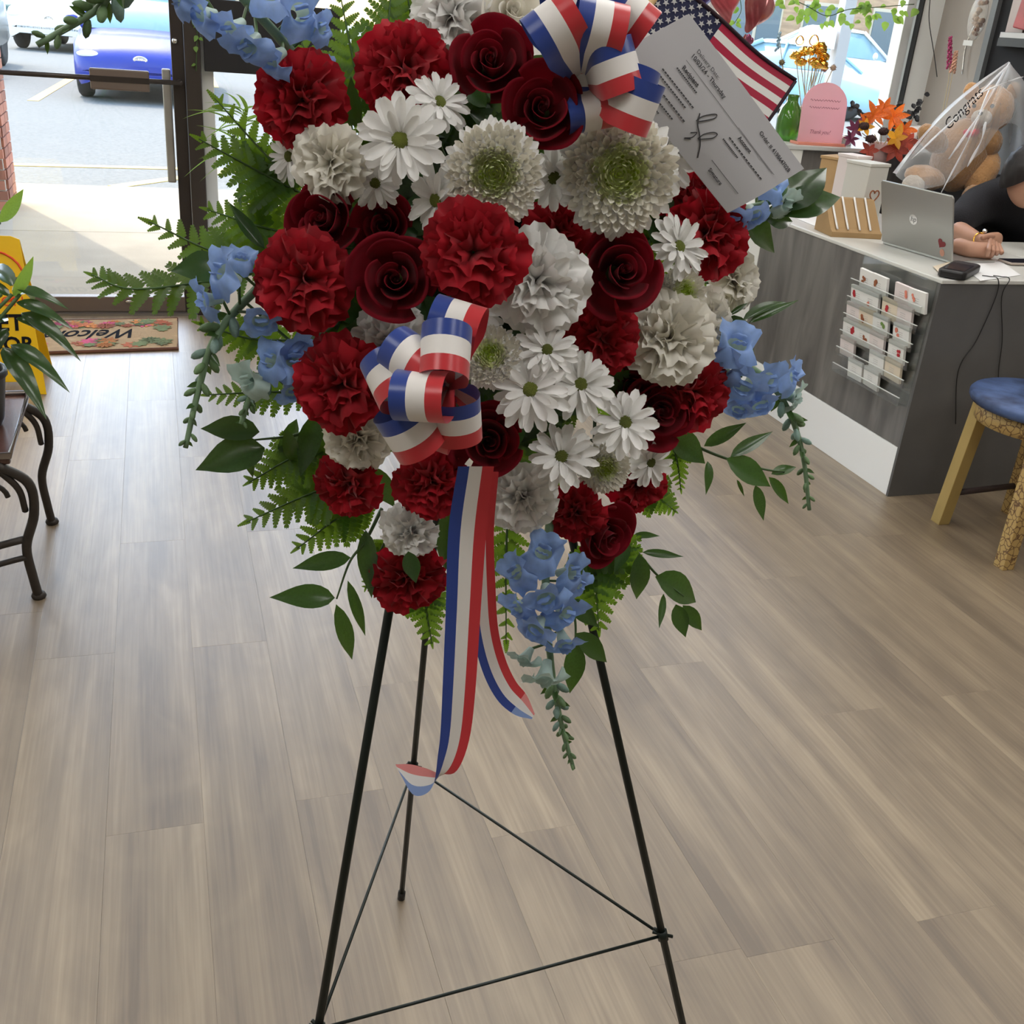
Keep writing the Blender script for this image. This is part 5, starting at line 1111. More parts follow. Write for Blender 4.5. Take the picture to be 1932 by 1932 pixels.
GR, GRO, GWC = 'red carnations in the spray', 'dark red roses in the spray', 'white carnations in the spray'
for a in [
    (568, 188, 88, .02, (-.35, .15), 'red carnation at the upper left edge above the fern leaves'),
    (762, 130, 88, .00, (-.1, .3), 'red carnation at the top left of the dark red roses'),
    (570, 528, 92, .03, (-.3, 0), 'red carnation left of the dark red rose at mid height'),
    (893, 475, 95, .05, (0, .05), 'bright red carnation in the very middle, below the white chrysanthemum'),
    (1052, 432, 62, -.05, (.1, .1), 'shaded red carnation tucked between chrysanthemum and white carnation'),
    (1135, 640, 68, -.01, (.1, -.2), 'red carnation directly below the right rose'),
    (1340, 440, 88, .00, (.8, .1), 'tall red carnation at the right edge below the paper slip'),
    (1300, 375, 70, -.03, (.4, .4), 'red carnation half hidden under the paper slip'),
    (642, 725, 90, .03, (-.3, -.15), 'red carnation left of the lower ribbon bow'),
    (1308, 738, 74, .01, (.5, -.1), 'red carnation at the right beside the blue snapdragon'),
    (815, 912, 70, .02, (-.1, -.4), 'red carnation just left of the hanging ribbon top'),
    (655, 915, 64, .00, (-.5, -.7), 'red carnation tilted sideways at the lower left'),
    (770, 1094, 72, .02, (-.1, -.8), 'lowest red carnation above the left easel leg'),
    (1205, 915, 56, -.02, (.5, -.5), 'small red carnation at the lower right behind a daisy'),
    (1085, 968, 56, .00, (0, -.6), 'red carnation beside the drooping rose at the bottom'),
]: carnation(*a[:5], M_RED, a[5], GR)
for a in [
    (925, 118, 92, .025, (0, .35), 'dark red rose at the top next to the ribbon bow'),
    (1022, 205, 90, .055, (.05, .2), 'open dark red rose between the upper bow and the white chrysanthemums'),
    (612, 415, 84, .00, (-.4, .15), 'dark red rose at the left above the middle carnation'),
    (724, 425, 66, -.05, (-.1, .1), 'shaded dark red rose deep between daisies and carnation'),
    (745, 528, 96, .03, (-.05, .1), 'open dark red rose left of the middle carnation'),
    (1172, 512, 96, .03, (.25, .1), 'open dark red rose right of the white carnation'),
    (1245, 775, 80, .00, (.3, -.1), 'dark red rose right of the daisies low down'),
    (922, 832, 82, .03, (.05, -.1), 'dark red rose right of the lower ribbon bow'),
    (1142, 1008, 72, .02, (.75, -.5), 'drooping dark red rose at the bottom seen from the side'),
    (1190, 730, 56, -.05, (.2, 0), 'deep red rose half hidden behind two daisies'),
    (1085, 575, 56, -.06, (.1, 0), 'deep red rose in shade below the right rose'),
]: rose(*a[:5], M_ROSE, a[5], GRO)
rose(968, 28, 72, .0, (.1, .5), M_IVO, 'ivory white rose at the top beside the ribbon bow', 'ivory roses')
for a in [
    (855, 28, 84, -.03, (-.05, .3), M_WPET, 'large white carnation at the very top'),
    (622, 305, 70, .01, (-.3, .1), M_IVO, 'ivory carnation below the upper left red carnation'),
    (1012, 530, 92, .02, (.1, 0), M_WPET, 'big white carnation right of the middle red one'),
    (1265, 640, 84, .02, (.3, 0), M_IVO, 'ivory carnation low on the right side'),
    (1335, 605, 60, -.02, (.9, 0), M_IVO, 'ivory carnation seen edge-on at the right'),
    (1385, 525, 62, -.03, (1.2, .2), M_IVO, 'pale carnation turned away at the right edge with its stem showing'),
    (738, 642, 70, -.04, (-.1, 0), M_WPET, 'white carnation behind the lower ribbon bow'),
    (672, 830, 60, .00, (-.3, -.4), M_IVO, 'small ivory carnation left under the lower bow'),
    (772, 1005, 54, .02, (-.1, -.7), M_WPET, 'small white carnation above the lowest red one'),
    (985, 942, 68, .02, (0, -.5), M_WPET, 'white carnation right of the hanging ribbons'),
]: carnation(*a[:6], a[6], GWC)
for a in [
    (755, 264, 88, .04, (-.05, .1), 'large white daisy with a green eye at the upper left'),
    (830, 192, 66, .02, (.5, .6), 'white daisy turned up beside the red carnations at the top'),
    (708, 345, 56, -.01, (0, -.5), 'small white daisy below the large one'),
    (822, 378, 72, .01, (-.9, -.1), 'white daisy seen from the side left of the chrysanthemum'),
    (545, 295, 56, -.02, (-.8, 0), 'white daisy peeping out at the left edge'),
    (1045, 335, 66, -.01, (.1, -.4), 'white daisy between the two large chrysanthemums'),
    (1258, 295, 78, .00, (.6, -.1), 'white daisy beside the paper slip'),
    (1282, 465, 66, .03, (.7, .4), 'white daisy facing right below the red carnation'),
    (1032, 660, 62, .04, (.1, .4), 'white daisy with curled petals above the row of daisies'),
    (1000, 735, 80, .05, (0, .15), 'white daisy with a green eye right of the lower bow'),
    (1095, 725, 72, .03, (.3, .2), 'white daisy with a green eye next to the middle one'),
    (1180, 797, 70, .05, (.2, .3), 'white daisy at the right end of the daisy row'),
    (1060, 862, 72, .05, (-.1, .4), 'lowest white daisy with long hanging petals'),
    (1228, 873, 52, .00, (.6, -.3), 'small white daisy low at the right edge'),
    (905, 590, 50, -.02, (-.1, .2), 'half hidden white daisy above the small chrysanthemum'),
]: daisy(*a[:5], a[5])
for a in [
    (932, 327, 110, .04, (0, -.02), 'white chrysanthemum with a lime centre above the middle carnation'),
    (1168, 328, 132, .05, (.1, .02), 'largest white chrysanthemum with a lime centre on the right'),
    (925, 672, 72, .02, (-.1, .35), 'small green-white chrysanthemum beside the lower bow'),
    (1288, 552, 60, .00, (.5, .2), 'small chrysanthemum with a lime centre at the right'),
    (1140, 882, 60, .00, (.2, -.2), 'pale chrysanthemum low between the daisies'),
]: mum(*a[:5], a[5])

# ------------------------------------------------------------------ blue snapdragons
M_BLU = mat('snapdragon_blue', (.24, .38, .72), .5, var=.2, scale=3, trans=.25, tcol=(.35, .5, .85)); M_BLP = mat('snapdragon_pale_green', (.42, .55, .52), .5, var=.15, scale=3, trans=.25, tcol=(.55, .68, .6)); M_BUD = mat('bud_green', (.13, .22, .10), .5, var=.2, scale=10, trans=.15, tcol=(.3, .45, .1)); M_BUDG = mat('bud_grey_green', (.22, .34, .30), .5, var=.2, scale=10, trans=.2, tcol=(.4, .55, .4))
def floret(seed):
    rr_ = random.Random(seed); ph = rr_.random() * 6; p2 = rr_.random() * 6
    def fn(u, v):
        a = 2 * pi * u; tube_ = min(1, v / .5); fl_ = max(0, (v - .42) / .58); upper = sin(a); two = abs(cos(a)) ** .5
        lobe = max(0, sin(a)) * abs(cos(a * 1.0)) * 1.1 + max(0, -sin(a)) * (.55 + .45 * abs(cos(1.5 * a + pi / 4)))
        r_ = .17 + .20 * tube_ ** 1.2 + fl_ * (.22 + .42 * lobe) + .07 * fl_ ** 2 * sin(9 * a + ph) + .04 * fl_ * sin(17 * a + p2)
        z = .8 * tube_ ** .9 + fl_ * (.30 if upper > 0 else .02) - fl_ ** 2 * (.10 if upper > 0 else .50) + .10 * fl_ ** 2 * sin(6 * a + p2)
        return Vector((r_ * cos(a), r_ * sin(a) * .9 + .12 * fl_ * (1 if upper > 0 else -.7), z))
    mb = MB().grid(fn, 30, 11, lambda i, j: 1 if j < 4 else 0, True)
    def lip(u, v):
        a = (u - .5) * 2; return Vector((a * .26 * (1 - .3 * v), -.16 - .10 * v + .05 * a * a, .80 + .22 * sin(pi * v * .8) - .05 * a * a + .03 * sin(7 * a)))
    mb.grid(lip, 9, 6, 0); mb.grid(lambda u, v: Vector(((u - .5) * .5, .05 + .16 * v, .84 + .2 * sin(pi * v) * cos((u - .5) * 2.4) + .03 * sin(9 * u + ph))), 9, 5, 0)
    return mb.mesh('floret', [M_BLU, M_BLP], True)
FLO = [floret(k) for k in (1, 2, 3, 4)]
FLP = []
for me in FLO[:2]:
    m2 = me.copy(); m2.materials.clear(); m2.materials.append(M_BLP); m2.materials.append(M_BUDG); FLP.append(m2)
BUD = [MB().lathe([(0, 0), (.13, .05), (.22, .3), (.25, .6), (.16, .9), (0, 1.05)], 10).mesh('bud', m, True) for m in (M_BUD, M_BUDG)]
def snapdragon(label, path, flor, buds, n_leaf=3):
    """path: [(px,py,off)] from root to tip; flor: [(px,py,off,size_px,dirx,diry,pale)]; buds: t range, size"""
    P_ = [S(a, b, c_) for a, b, c_ in path]; o = thing('snapdragon', label, 'flower', P_[0], 'blue snapdragon stems in the spray'); sp = spline(P_, 40); n = len(sp)
    MB().tube(sp, [.0042 * (1 - .65 * k / n) + .0008 for k in range(n)], 7).build('stem', mat('snapdragon_stem', (.16, .26, .15), .5), o, True)
    for (a, b, c_, s_, dx, dy, pale) in flor:
        p_ = S(a, b, c_); k = s_ * depth(p_) / F; d_ = (VR * dx - VU * dy - VF * .7).normalized(); near = min(sp, key=lambda q_: (q_ - p_).length)
        inst('floret', RF.choice(FLP if pale else FLO), o, rel(o, mtx(p_ - d_ * k * .45, frame(d_) @ RZ(RF.uniform(-.6, .6)), k * 1.12)))
        MB().tube([near, p_ - d_ * k * .45], .0014, 5).build('pedicel', M_STEM, o)
    t0, t1, nb, bs = buds
    for k in range(nb):
        t = t0 + (t1 - t0) * k / max(1, nb - 1); i = min(n - 2, int(t * (n - 1))); q_ = sp[i]; tg = (sp[i + 1] - sp[i]).normalized(); s_ = bs * (1 - .65 * k / nb) * depth(q_) / F; a = k * 2.4
        sd = frame(tg) @ Vector((cos(a), sin(a), 0)); d_ = (tg * .75 + sd * .8).normalized(); inst('bud', BUD[0 if t > (t0 + t1) / 2 or RF.random() < .3 else 1], o, rel(o, mtx(q_ + sd * .002, frame(d_), s_)))
        if k % 2 == 0: inst('bract', L_RUSC[0], o, rel(o, leafmtx(q_, q_ + (tg * .5 - sd * .8).normalized() * s_ * 1.1, -VF, .9)))
    return o
snapdragon('blue snapdragon reaching out at the top left before the door glass', [(640, 215, .08), (560, 110, .08), (480, 20, .09), (400, -50, .10), (250, -45, .12), (180, 20, .12), (70, 85, .12)],
    [(390, 25, .12, 46, -.6, .3, 0), (445, 50, .12, 48, -.5, .8, 0), (350, 5, .12, 36, -.9, .0, 0), (500, 10, .10, 46, .3, -.6, 0), (560, 25, .09, 52, .5, .2, 0), (475, 80, .13, 50, -.4, 1, 0), (520, 105, .11, 50, -.6, .7, 0), (600, 55, .09, 34, .9, .1, 0), (600, 125, .07, 30, .8, .4, 0)], (.62, .99, 15, 62))
snapdragon('blue snapdragon drooping at the left side below mid height', [(640, 560, .06), (540, 510, .08), (470, 560, .09), (405, 640, .10), (375, 735, .10), (350, 845, .10)],
    [(432, 520, .12, 52, -.6, -.3, 0), (400, 565, .11, 44, -.9, .2, 0), (490, 600, .12, 44, .3, .6, 0), (560, 655, .11, 44, .4, .4, 0), (455, 500, .10, 36, .2, -.9, 0)], (.52, .99, 15, 42))
snapdragon('second blue snapdragon at the left with pale green lower flowers', [(640, 600, .06), (580, 640, .09), (520, 690, .10), (475, 745, .10), (455, 800, .10)],
    [(555, 690, .12, 44, .2, -.4, 0), (520, 685, .12, 44, -.4, -.2, 0), (480, 715, .11, 44, -.5, .2, 1), (545, 735, .11, 34, .6, .6, 0), (655, 610, .05, 34, .2, -.4, 0)], (.6, .99, 9, 32))
snapdragon('blue snapdragon hanging out at the right side over the counter plinth', [(1310, 640, .05), (1390, 680, .07), (1450, 720, .08), (1490, 780, .08), (1515, 860, .08), (1527, 962, .08)],
    [(1385, 660, .10, 52, .2, -.5, 0), (1400, 720, .10, 52, -.1, .4, 0), (1372, 690, .10, 44, -.5, .1, 0), (1440, 715, .10, 44, .4, .2, 0), (1430, 755, .09, 44, .2, .8, 0), (1480, 712, .09, 40, 1, -.1, 0), (1395, 765, .09, 36, -.3, .9, 0), (1490, 748, .08, 34, .9, .3, 1)], (.52, .99, 18, 32))
snapdragon('blue snapdragon hanging at the bottom right of the ribbons', [(1040, 960, .08), (1030, 1080, .11), (1035, 1200, .12), (1045, 1290, .12), (1060, 1370, .12), (1082, 1450, .12)],
    [(1025, 1050, .14, 46, .0, -.5, 0), (985, 1080, .13, 44, -.8, -.1, 0), (1068, 1080, .13, 44, .8, -.1, 0), (1030, 1120, .15, 50, .0, .5, 0), (1060, 1150, .14, 46, .5, .4, 0), (985, 1140, .13, 40, -.8, .4, 0), (1015, 1180, .15, 46, -.3, .5, 0), (1062, 1205, .14, 42, .3, .8, 0), (995, 1235, .13, 34, -.6, .8, 1), (1030, 1265, .14, 46, -.2, 1, 1), (1085, 1100, .12, 32, .9, .2, 0)], (.60, .99, 20, 30))
snapdragon('blue snapdragon peeping out under the paper slip at the right', [(1300, 420, .04), (1380, 400, .06), (1440, 385, .07), (1490, 370, .08)],
    [(1385, 405, .09, 42, -.2, .8, 0), (1420, 400, .09, 38, .2, .8, 0), (1450, 360, .08, 36, .4, -.5, 0), (1475, 380, .08, 34, .6, .4, 1)], (.6, .99, 6, 34))

# ------------------------------------------------------------------ fern fronds
def pinna_mesh():
    # leaflet cut into blunt toothed lobes along its midrib
    mb = MB(); n = 7; vs = []; fs = []
    for j in range(n):
        t = j / n; w_ = .20 * (1 - t ** 1.5) ** .8 + .025; t2 = t + 1.0 / n; k = len(vs)
        for s in (1, -1):
            k = len(vs); vs += [Vector((0, t, 0)), Vector((s * w_ * .6, t + .02, .008)), Vector((s * w_, t + .085, .02)), Vector((s * w_ * .82, t2 + .035, .016)), Vector((s * w_ * .3, t2 + .01, .004)), Vector((0, t2, 0))]
            f_ = [k, k + 1, k + 2, k + 3, k + 4, k + 5]; fs.append(tuple(f_ if s > 0 else f_[::-1]))
    k = len(vs); vs += [Vector((.03, .97, 0)), Vector((0, 1.06, 0)), Vector((-.03, .97, 0))]; fs.append((k, k + 1, k + 2))
    for v_ in vs: v_.z -= .15 * v_.y ** 2
    return mb.add(vs, fs).mesh('pinna', M_FERN, False)
PIN = pinna_mesh()
def fern(label, path, wid, roll=0, n=10, group='leather fern fronds in the spray', start=.22):
    P_ = [S(a, b, c_) for a, b, c_ in path]; sp = spline(P_, 36); N_ = len(sp)
    o = thing('fern_frond', label, 'fern', P_[0], group); MB().tube(sp, [.0018 * (1 - .7 * k / N_) for k in range(N_)], 5).build('rachis', M_STEM, o, True)
    W_ = wid * depth(P_[len(P_) // 2]) / F
    for k in range(n):
        t = start + (1 - start) * (k + .3) / n; i = min(N_ - 2, int(t * (N_ - 1))); q_ = sp[i]; tg = (sp[i + 1] - sp[i]).normalized(); s0 = (t - start) / (1 - start)
        L_ = W_ * (1.0 - .82 * s0 ** 1.15) * min(1, .55 + 2.2 * s0); sd = tg.cross(-VF).normalized(); nr = -VF
        if roll: nr = Matrix.Rotation(roll, 3, tg) @ nr; sd = tg.cross(nr).normalized()
        for s in (-1, 1):
            d_ = (sd * s * .92 + tg * (.45 + .3 * s0) - nr * .10 * RF.random()).normalized(); inst('pinna', PIN, o, rel(o, leafmtx(q_ + tg * s * .002, q_ + d_ * L_ * RF.uniform(.9, 1.08), nr + sd * RF.uniform(-.3, .3), 1.25)))
    inst('pinna', PIN, o, rel(o, leafmtx(sp[-2], sp[-1] + (sp[-1] - sp[-2]) * 2.2, -VF, 1)))
    return o
for a in [
    ('light green fern frond at the left above the blue snapdragon, pointing up left', [(600, 380, .04), (500, 330, .05), (375, 262, .06)], 95, .3),
    ('light green fern frond left of the white daisy', [(600, 360, .04), (520, 310, .05), (405, 185, .04)], 80, -.4),
    ('fern frond reaching far out to the left before the door', [(560, 500, .04), (400, 530, .06), (250, 545, .07), (172, 518, .07)], 92, .5),
    ('fern frond rising left across the dark door post', [(580, 460, .04), (430, 480, .05), (280, 418, .05)], 80, .2),
    ('dark fern frond left of the dark red rose', [(600, 450, .03), (500, 430, .05), (390, 395, .05)], 85, 0),
    ('dark fern frond behind the left snapdragon', [(600, 640, .03), (480, 640, .05), (375, 610, .05)], 70, .2),
    ('small fern frond with thin leaflets at the left edge', [(620, 740, .03), (500, 740, .05), (390, 745, .05)], 60, .3),
    ('fern frond hanging left under the large leaves', [(640, 840, .03), (560, 860, .05), (470, 910, .06)], 80, .2),
    ('bright yellow-green fern frond at the lower left', [(690, 900, .03), (590, 930, .05), (465, 985, .06)], 85, .4),
    ('fern frond pointing down left beside the small white carnation', [(730, 940, .04), (650, 970, .05), (560, 1035, .06)], 75, 0),
    ('fern frond under the lowest red carnation', [(780, 1060, .05), (800, 1130, .06), (815, 1215, .06)], 70, 0),
    ('small fern frond beside the left easel leg', [(740, 1000, .04), (712, 1050, .05), (690, 1110, .05)], 45, 0),
    ('fern frond between ribbons and bottom snapdragon', [(960, 930, .04), (955, 1060, .06), (955, 1215, .06)], 62, .3),
    ('fern frond with narrow leaflets right of the bottom snapdragon', [(1090, 1000, .04), (1120, 1080, .05), (1130, 1190, .05)], 95, .1),
    ('fern frond at the lower right above the easel leg', [(1100, 960, .03), (1160, 1040, .05), (1205, 1095, .05)], 70, .3),
    ('short fern frond at the right under the small red carnation', [(1180, 900, .03), (1230, 930, .05), (1275, 965, .05)], 60, 0),
    ('light green fern tip at the right over the wooden floor', [(1250, 800, .03), (1275, 860, .05), (1285, 925, .05)], 40, .2),
    ('dark fern frond at the top left beside the red carnation', [(700, 250, .02), (670, 130, .03), (640, -20, .03)], 85, 0),
    ('dense dark fern frond at the top between the carnations', [(720, 230, .02), (730, 80, .03), (740, -40, .03)], 90, .3),
    ('dark fern frond behind the top white carnation', [(800, 200, .01), (780, 60, .02), (760, -60, .02)], 90, -.3),
    ('dark fern frond crossing behind the top red carnations', [(760, 240, .02), (620, 170, .03), (560, 60, .03)], 80, .2),
]: fern(*a[:3], roll=a[3])
# more of the same foliage deep in the spray, all alike
for k in range(30):
    a = 2 * pi * k / 30 + .1; rx, ry = RF.uniform(.62, .95), RF.uniform(.62, .95); ex, ey = 930 + 440 * rx * cos(a), 500 + 500 * ry * sin(a); sx_, sy_ = 930 + 120 * cos(a), 500 + 160 * sin(a)
    fern('dark green leather fern frond tucked behind the blooms', [(sx_, sy_, .02), ((sx_ + ex) / 2, (sy_ + ey) / 2, bulge((sx_ + ex) / 2, (sy_ + ey) / 2) * .45), (ex, ey, bulge(ex, ey) * .55)], 120, RF.uniform(-.5, .5), 11, 'fern fronds filling the back of the spray', .1)

# ------------------------------------------------------------------ ruscus and large leaves
def ruscus(label, path, leaves, big=False, group='ruscus branches in the spray'):
    P_ = [S(a, b, c_) for a, b, c_ in path]; sp = spline(P_, 24); o = thing('ruscus_branch', label, 'foliage', P_[0], group); MB().tube(sp, [.0022 * (1 - .6 * k / len(sp)) for k in range(len(sp))], 6).build('stem', M_STEM, o, True)
    for (bx, by, tx, ty, off_, wd, nx, ny) in leaves:
        A, B = S(bx, by, off_), S(tx, ty, off_ + RF.uniform(-.01, .02)); inst('leaf', RF.choice(L_BIG if big else L_RUSC), o, rel(o, leafmtx(A, B, -VF + VR * nx + VU * ny, wd)))
    return o
ruscus('two broad dark leaves at the left edge over the pale floor', [(640, 790, .04), (560, 820, .06), (480, 830, .07)], [(500, 845, 370, 882, .08, .95, 0, .2), (490, 815, 378, 805, .08, .85, 0, .3), (540, 810, 560, 890, .07, .6, .2, 0), (470, 850, 476, 905, .06, .5, 0, 0)], True)
ruscus('single dark oval leaf at the left above the blue flowers', [(560, 520, .04), (440, 505, .06), (410, 503, .07)], [(420, 505, 333, 500, .08, 1.25, 0, .1), (500, 470, 430, 380, .06, .45, 0, 0)], True)
ruscus('ruscus branch hanging at the lower left with curved leaves', [(720, 960, .04), (690, 1020, .06), (660, 1060, .07), (635, 1130, .07)], [(662, 1052, 552, 1070, .07, .85, 0, .3), (632, 1128, 517, 1121, .07, 1.0, 0, .3), (634, 1140, 672, 1258, .07, .6, .3, 0), (656, 1095, 694, 1212, .07, .42, .2, 0), (690, 1000, 700, 1130, .06, .75, 0, 0)])
ruscus('dark leaves under the left red carnations', [(620, 790, .03), (600, 830, .05), (590, 870, .05)], [(600, 780, 565, 900, .06, .9, 0, 0), (590, 800, 640, 900, .05, .8, 0, 0), (560, 790, 520, 905, .05, .7, 0, 0), (700, 880, 745, 960, .06, 1.1, 0, 0)])
ruscus('ruscus branch reaching right with long pointed leaves', [(1240, 800, .03), (1310, 840, .06), (1370, 865, .07), (1440, 885, .08), (1480, 890, .08)], [(1262, 815, 1335, 875, .07, 1.3, 0, .2), (1328, 842, 1408, 800, .08, .75, .2, .4), (1378, 862, 1455, 820, .08, .65, .1, .6), (1370, 865, 1460, 918, .08, 1.0, 0, .2), (1455, 895, 1505, 878, .08, .8, 0, .5), (1450, 900, 1492, 952, .08, .7, .3, 0), (1425, 915, 1437, 982, .08, .9, .3, 0), (1335, 870, 1340, 930, .07, .8, .4, 0), (1390, 905, 1402, 937, .07, .6, .5, 0)])
ruscus('ruscus sprig at the right with two upturned leaves', [(1310, 560, .03), (1350, 590, .05), (1375, 600, .06), (1400, 605, .07)], [(1400, 606, 1490, 548, .08, .45, 0, .7), (1412, 610, 1505, 574, .08, .45, 0, .7), (1365, 600, 1450, 680, .07, 1.0, .3, .2), (1375, 595, 1415, 568, .07, .5, 0, 0)])
ruscus('large glossy leaves reaching right beside the paper slip', [(1380, 400, .04), (1440, 395, .06), (1480, 400, .07)], [(1475, 400, 1562, 308, .08, 1.0, -.2, .3), (1478, 408, 1594, 345, .08, .95, 0, .4), (1400, 410, 1470, 475, .07, 1.0, .3, .2), (1440, 410, 1500, 415, .07, 1.2, 0, .2)], True)
ruscus('ruscus branch at the lower right with drooping leaves', [(1150, 1000, .03), (1200, 1040, .05), (1240, 1085, .06), (1290, 1125, .07)], [(1205, 1045, 1210, 1142, .07, .95, .2, 0), (1212, 1042, 1288, 1054, .07, .6, 0, .6), (1236, 1088, 1338, 1136, .07, 1.0, 0, .3), (1275, 1140, 1292, 1200, .07, 1.2, 0, 0), (1288, 1142, 1328, 1192, .07, .9, .2, 0), (1252, 1120, 1240, 1186, .07, .6, .4, 0), (1185, 1020, 1160, 1080, .06, 1.0, 0, 0), (1195, 1010, 1245, 1010, .05, .7, 0, .4)])
ruscus('pair of dark leaves behind the tip of the bottom snapdragon', [(1070, 1100, .05), (1085, 1170, .07), (1085, 1220, .08)], [(1085, 1195, 1158, 1252, .09, 1.0, .1, .3), (1085, 1210, 1082, 1318, .09, .95, .2, 0), (1075, 1130, 1130, 1185, .08, 1.1, 0, 0), (1075, 1040, 1110, 1110, .07, 1.0, 0, 0)])
ruscus('dark leaves above the lowest red carnation', [(800, 960, .04), (790, 1040, .07), (780, 1060, .08)], [(770, 1040, 785, 1098, .12, 1.3, 0, 0), (735, 960, 740, 1010, .06, 1.0, 0, 0), (850, 960, 840, 1080, .05, 1.0, 0, 0)])
ruscus('dark foliage behind the upper left daisies', [(680, 260, .02), (680, 210, .04), (690, 170, .05)], [(670, 240, 660, 150, .06, 1.0, 0, 0), (690, 220, 720, 150, .05, 1.2, 0, 0), (660, 260, 640, 200, .05, 1.0, 0, 0)])

for k in range(34):
    a = 2 * pi * k / 34 + .05; rr_ = RF.uniform(.35, .8); ex, ey = 930 + 440 * rr_ * cos(a), 520 + 480 * rr_ * sin(a); sx_, sy_ = 930 + (ex - 930) * .35, 520 + (ey - 520) * .35; of_ = bulge(ex, ey) * .5
    lv = []
    for j in range(6):
        t = .3 + .7 * j / 5; bx, by = sx_ + (ex - sx_) * t, sy_ + (ey - sy_) * t; q_ = a + (.9 if j % 2 else -.9) * RF.uniform(.5, 1.3); lv.append((bx, by, bx + 95 * cos(q_), by + 95 * sin(q_), of_ + RF.uniform(-.01, .015), RF.uniform(1.0, 1.5), RF.uniform(-.3, .3), RF.uniform(-.3, .3)))
    ruscus('dark broad-leaved branch packed behind the blooms', [(sx_, sy_, .02), ((sx_ + ex) / 2, (sy_ + ey) / 2, of_), (ex, ey, of_)], lv, k % 2 == 0, 'leafy branches filling the back of the spray')

# ------------------------------------------------------------------ striped satin ribbon: bows and tails
M_RB = [mat('ribbon_blue', (.025, .06, .30), .28, sheen=.3, trans=.1), mat('ribbon_white', (.74, .72, .73), .3, sheen=.3, trans=.15), mat('ribbon_red', (.58, .035, .045), .28, sheen=.3, trans=.1)]
M_RBI = M_RB
M_RBB = [mat('ribbon_blue_reverse', (.22, .32, .60), .45), mat('ribbon_white_reverse', (.76, .75, .75), .45), mat('ribbon_red_reverse', (.70, .25, .25), .45)]
def strip(mb, cen, wid, cuts=(0, .32, .68, 1), back=2.0):
    n = len(cen); vs = []
    for c_, w_ in zip(cen, wid):
        for t in cuts: vs.append(c_ + w_ * (t * 2 - 1))
    fs = []; ms = []
    for i in range(n - 1):
        for k in range(3): fs.append((i * 4 + k, i * 4 + k + 1, i * 4 + k + 5, i * 4 + k + 4)); ms.append(k + (3 if i / n > back else 0))
    return mb.add(vs, fs, ms)
RW = .0205
def loop(par, C_, tip, wdir, fat=.03, pinch=.35):
    a = tip - C_; L_ = a.length; a.normalize(); w_ = (VR * wdir[0] - VU * wdir[1]); w_ = (w_ - a * w_.dot(a)).normalized(); t_ = w_.cross(a).normalized(); cen = []; wid = []
    for k in range(41):
        s = k / 40; th = 2 * pi * s; ax = .5 - .5 * cos(th); br = fat * sin(th) * (ax ** .8); cen.append(C_ + a * (L_ * (ax ** .85)) + t_ * br); wid.append(w_ * RW * (pinch + (1 - pinch) * min(1, ax * 1.9)))
    mb = MB(); strip(mb, cen, wid); o = mb.build('loop', M_RB, par, True); return o
def bow(label, c_, loops, off_):
    C0 = S(*c_, off_); o = thing('ribbon_bow', label, 'bow', C0, 'patriotic ribbon bows')
    for (px_, py_, do, wd, ft) in loops: loop(o, C0, S(px_, py_, off_ + do), wd, ft)
    mb = MB(); f_ = frame(NRM); strip(mb, [C0 + f_ @ Vector((.011 * cos(a), 0, .011 * sin(a))) for a in [2 * pi * k / 12 for k in range(13)]], [f_ @ Vector((0, .014, 0))] * 13); mb.build('knot', M_RB, o, True)
    return o
bow('upper bow of blue white red striped ribbon', (1098, 155), [(1030, 18, .05, (55, -28), 0.0286), (1142, 12, .06, (65, 8), 0.0286), (1212, -8, .04, (60, 20), 0.0302), (1188, 118, .06, (32, 55), 0.0269), (1228, 185, .05, (12, 60), 0.0286), (1232, 212, .06, (16, 58), 0.0252), (1065, -30, .0, (50, -20), 0.0252), (1160, -20, .01, (60, 20), 0.0252), (1120, 240, .02, (60, 10), 0.0218)], .185)
bow('lower bow of blue white red striped ribbon', (845, 725), [(868, 575, .04, (52, 22), 0.0286), (838, 648, .085, (-4, 60), 0.0286), (760, 668, .06, (52, 36), 0.0286), (708, 712, .04, (38, 48), 0.0286), (782, 755, .09, (60, 2), 0.0286), (748, 838, .05, (8, 55), 0.0302), (868, 808, .06, (8, 55), 0.0286), (800, 840, .02, (60, 20), 0.0252)], .21)
def tail(label, pts, back=2.0):
    cen = [S(a, b, c_) for a, b, c_, dx, dy in pts]; wv = [VR * dx - VU * dy for a, b, c_, dx, dy in pts]; cs = spline(cen, 48); ws_ = spline(wv, 48); ws_ = [w_ * depth(c_) / F for w_, c_ in zip(ws_, cs)]
    mb = MB(); strip(mb, cs, ws_, back=back); o = mb.build('ribbon_tail', M_RB + M_RBB, None, True); return tag(o, label, 'ribbon', 'ribbon tails')
tail('front ribbon tail hanging straight down with a curled end', [(898, 880, .215, 34, 0), (882, 1000, .20, 36, 0), (874, 1150, .19, 33, 1), (866, 1300, .185, 31, 3), (858, 1390, .18, 27, 7), (844, 1440, .175, 18, 14), (826, 1468, .165, 7, -8), (804, 1474, .16, 1, -24), (776, 1470, .155, -2, -28), (750, 1450, .15, -4, -8)], .66)
tail('rear ribbon tail curving out to the right', [(915, 890, .19, 26, 0), (908, 1000, .18, 24, 0), (910, 1110, .17, 25, -1), (916, 1190, .165, 24, -4), (932, 1255, .165, 22, -11), (955, 1302, .17, 18, -17), (982, 1330, .175, 12, -18), (1006, 1352, .18, 3, -5)], .80)

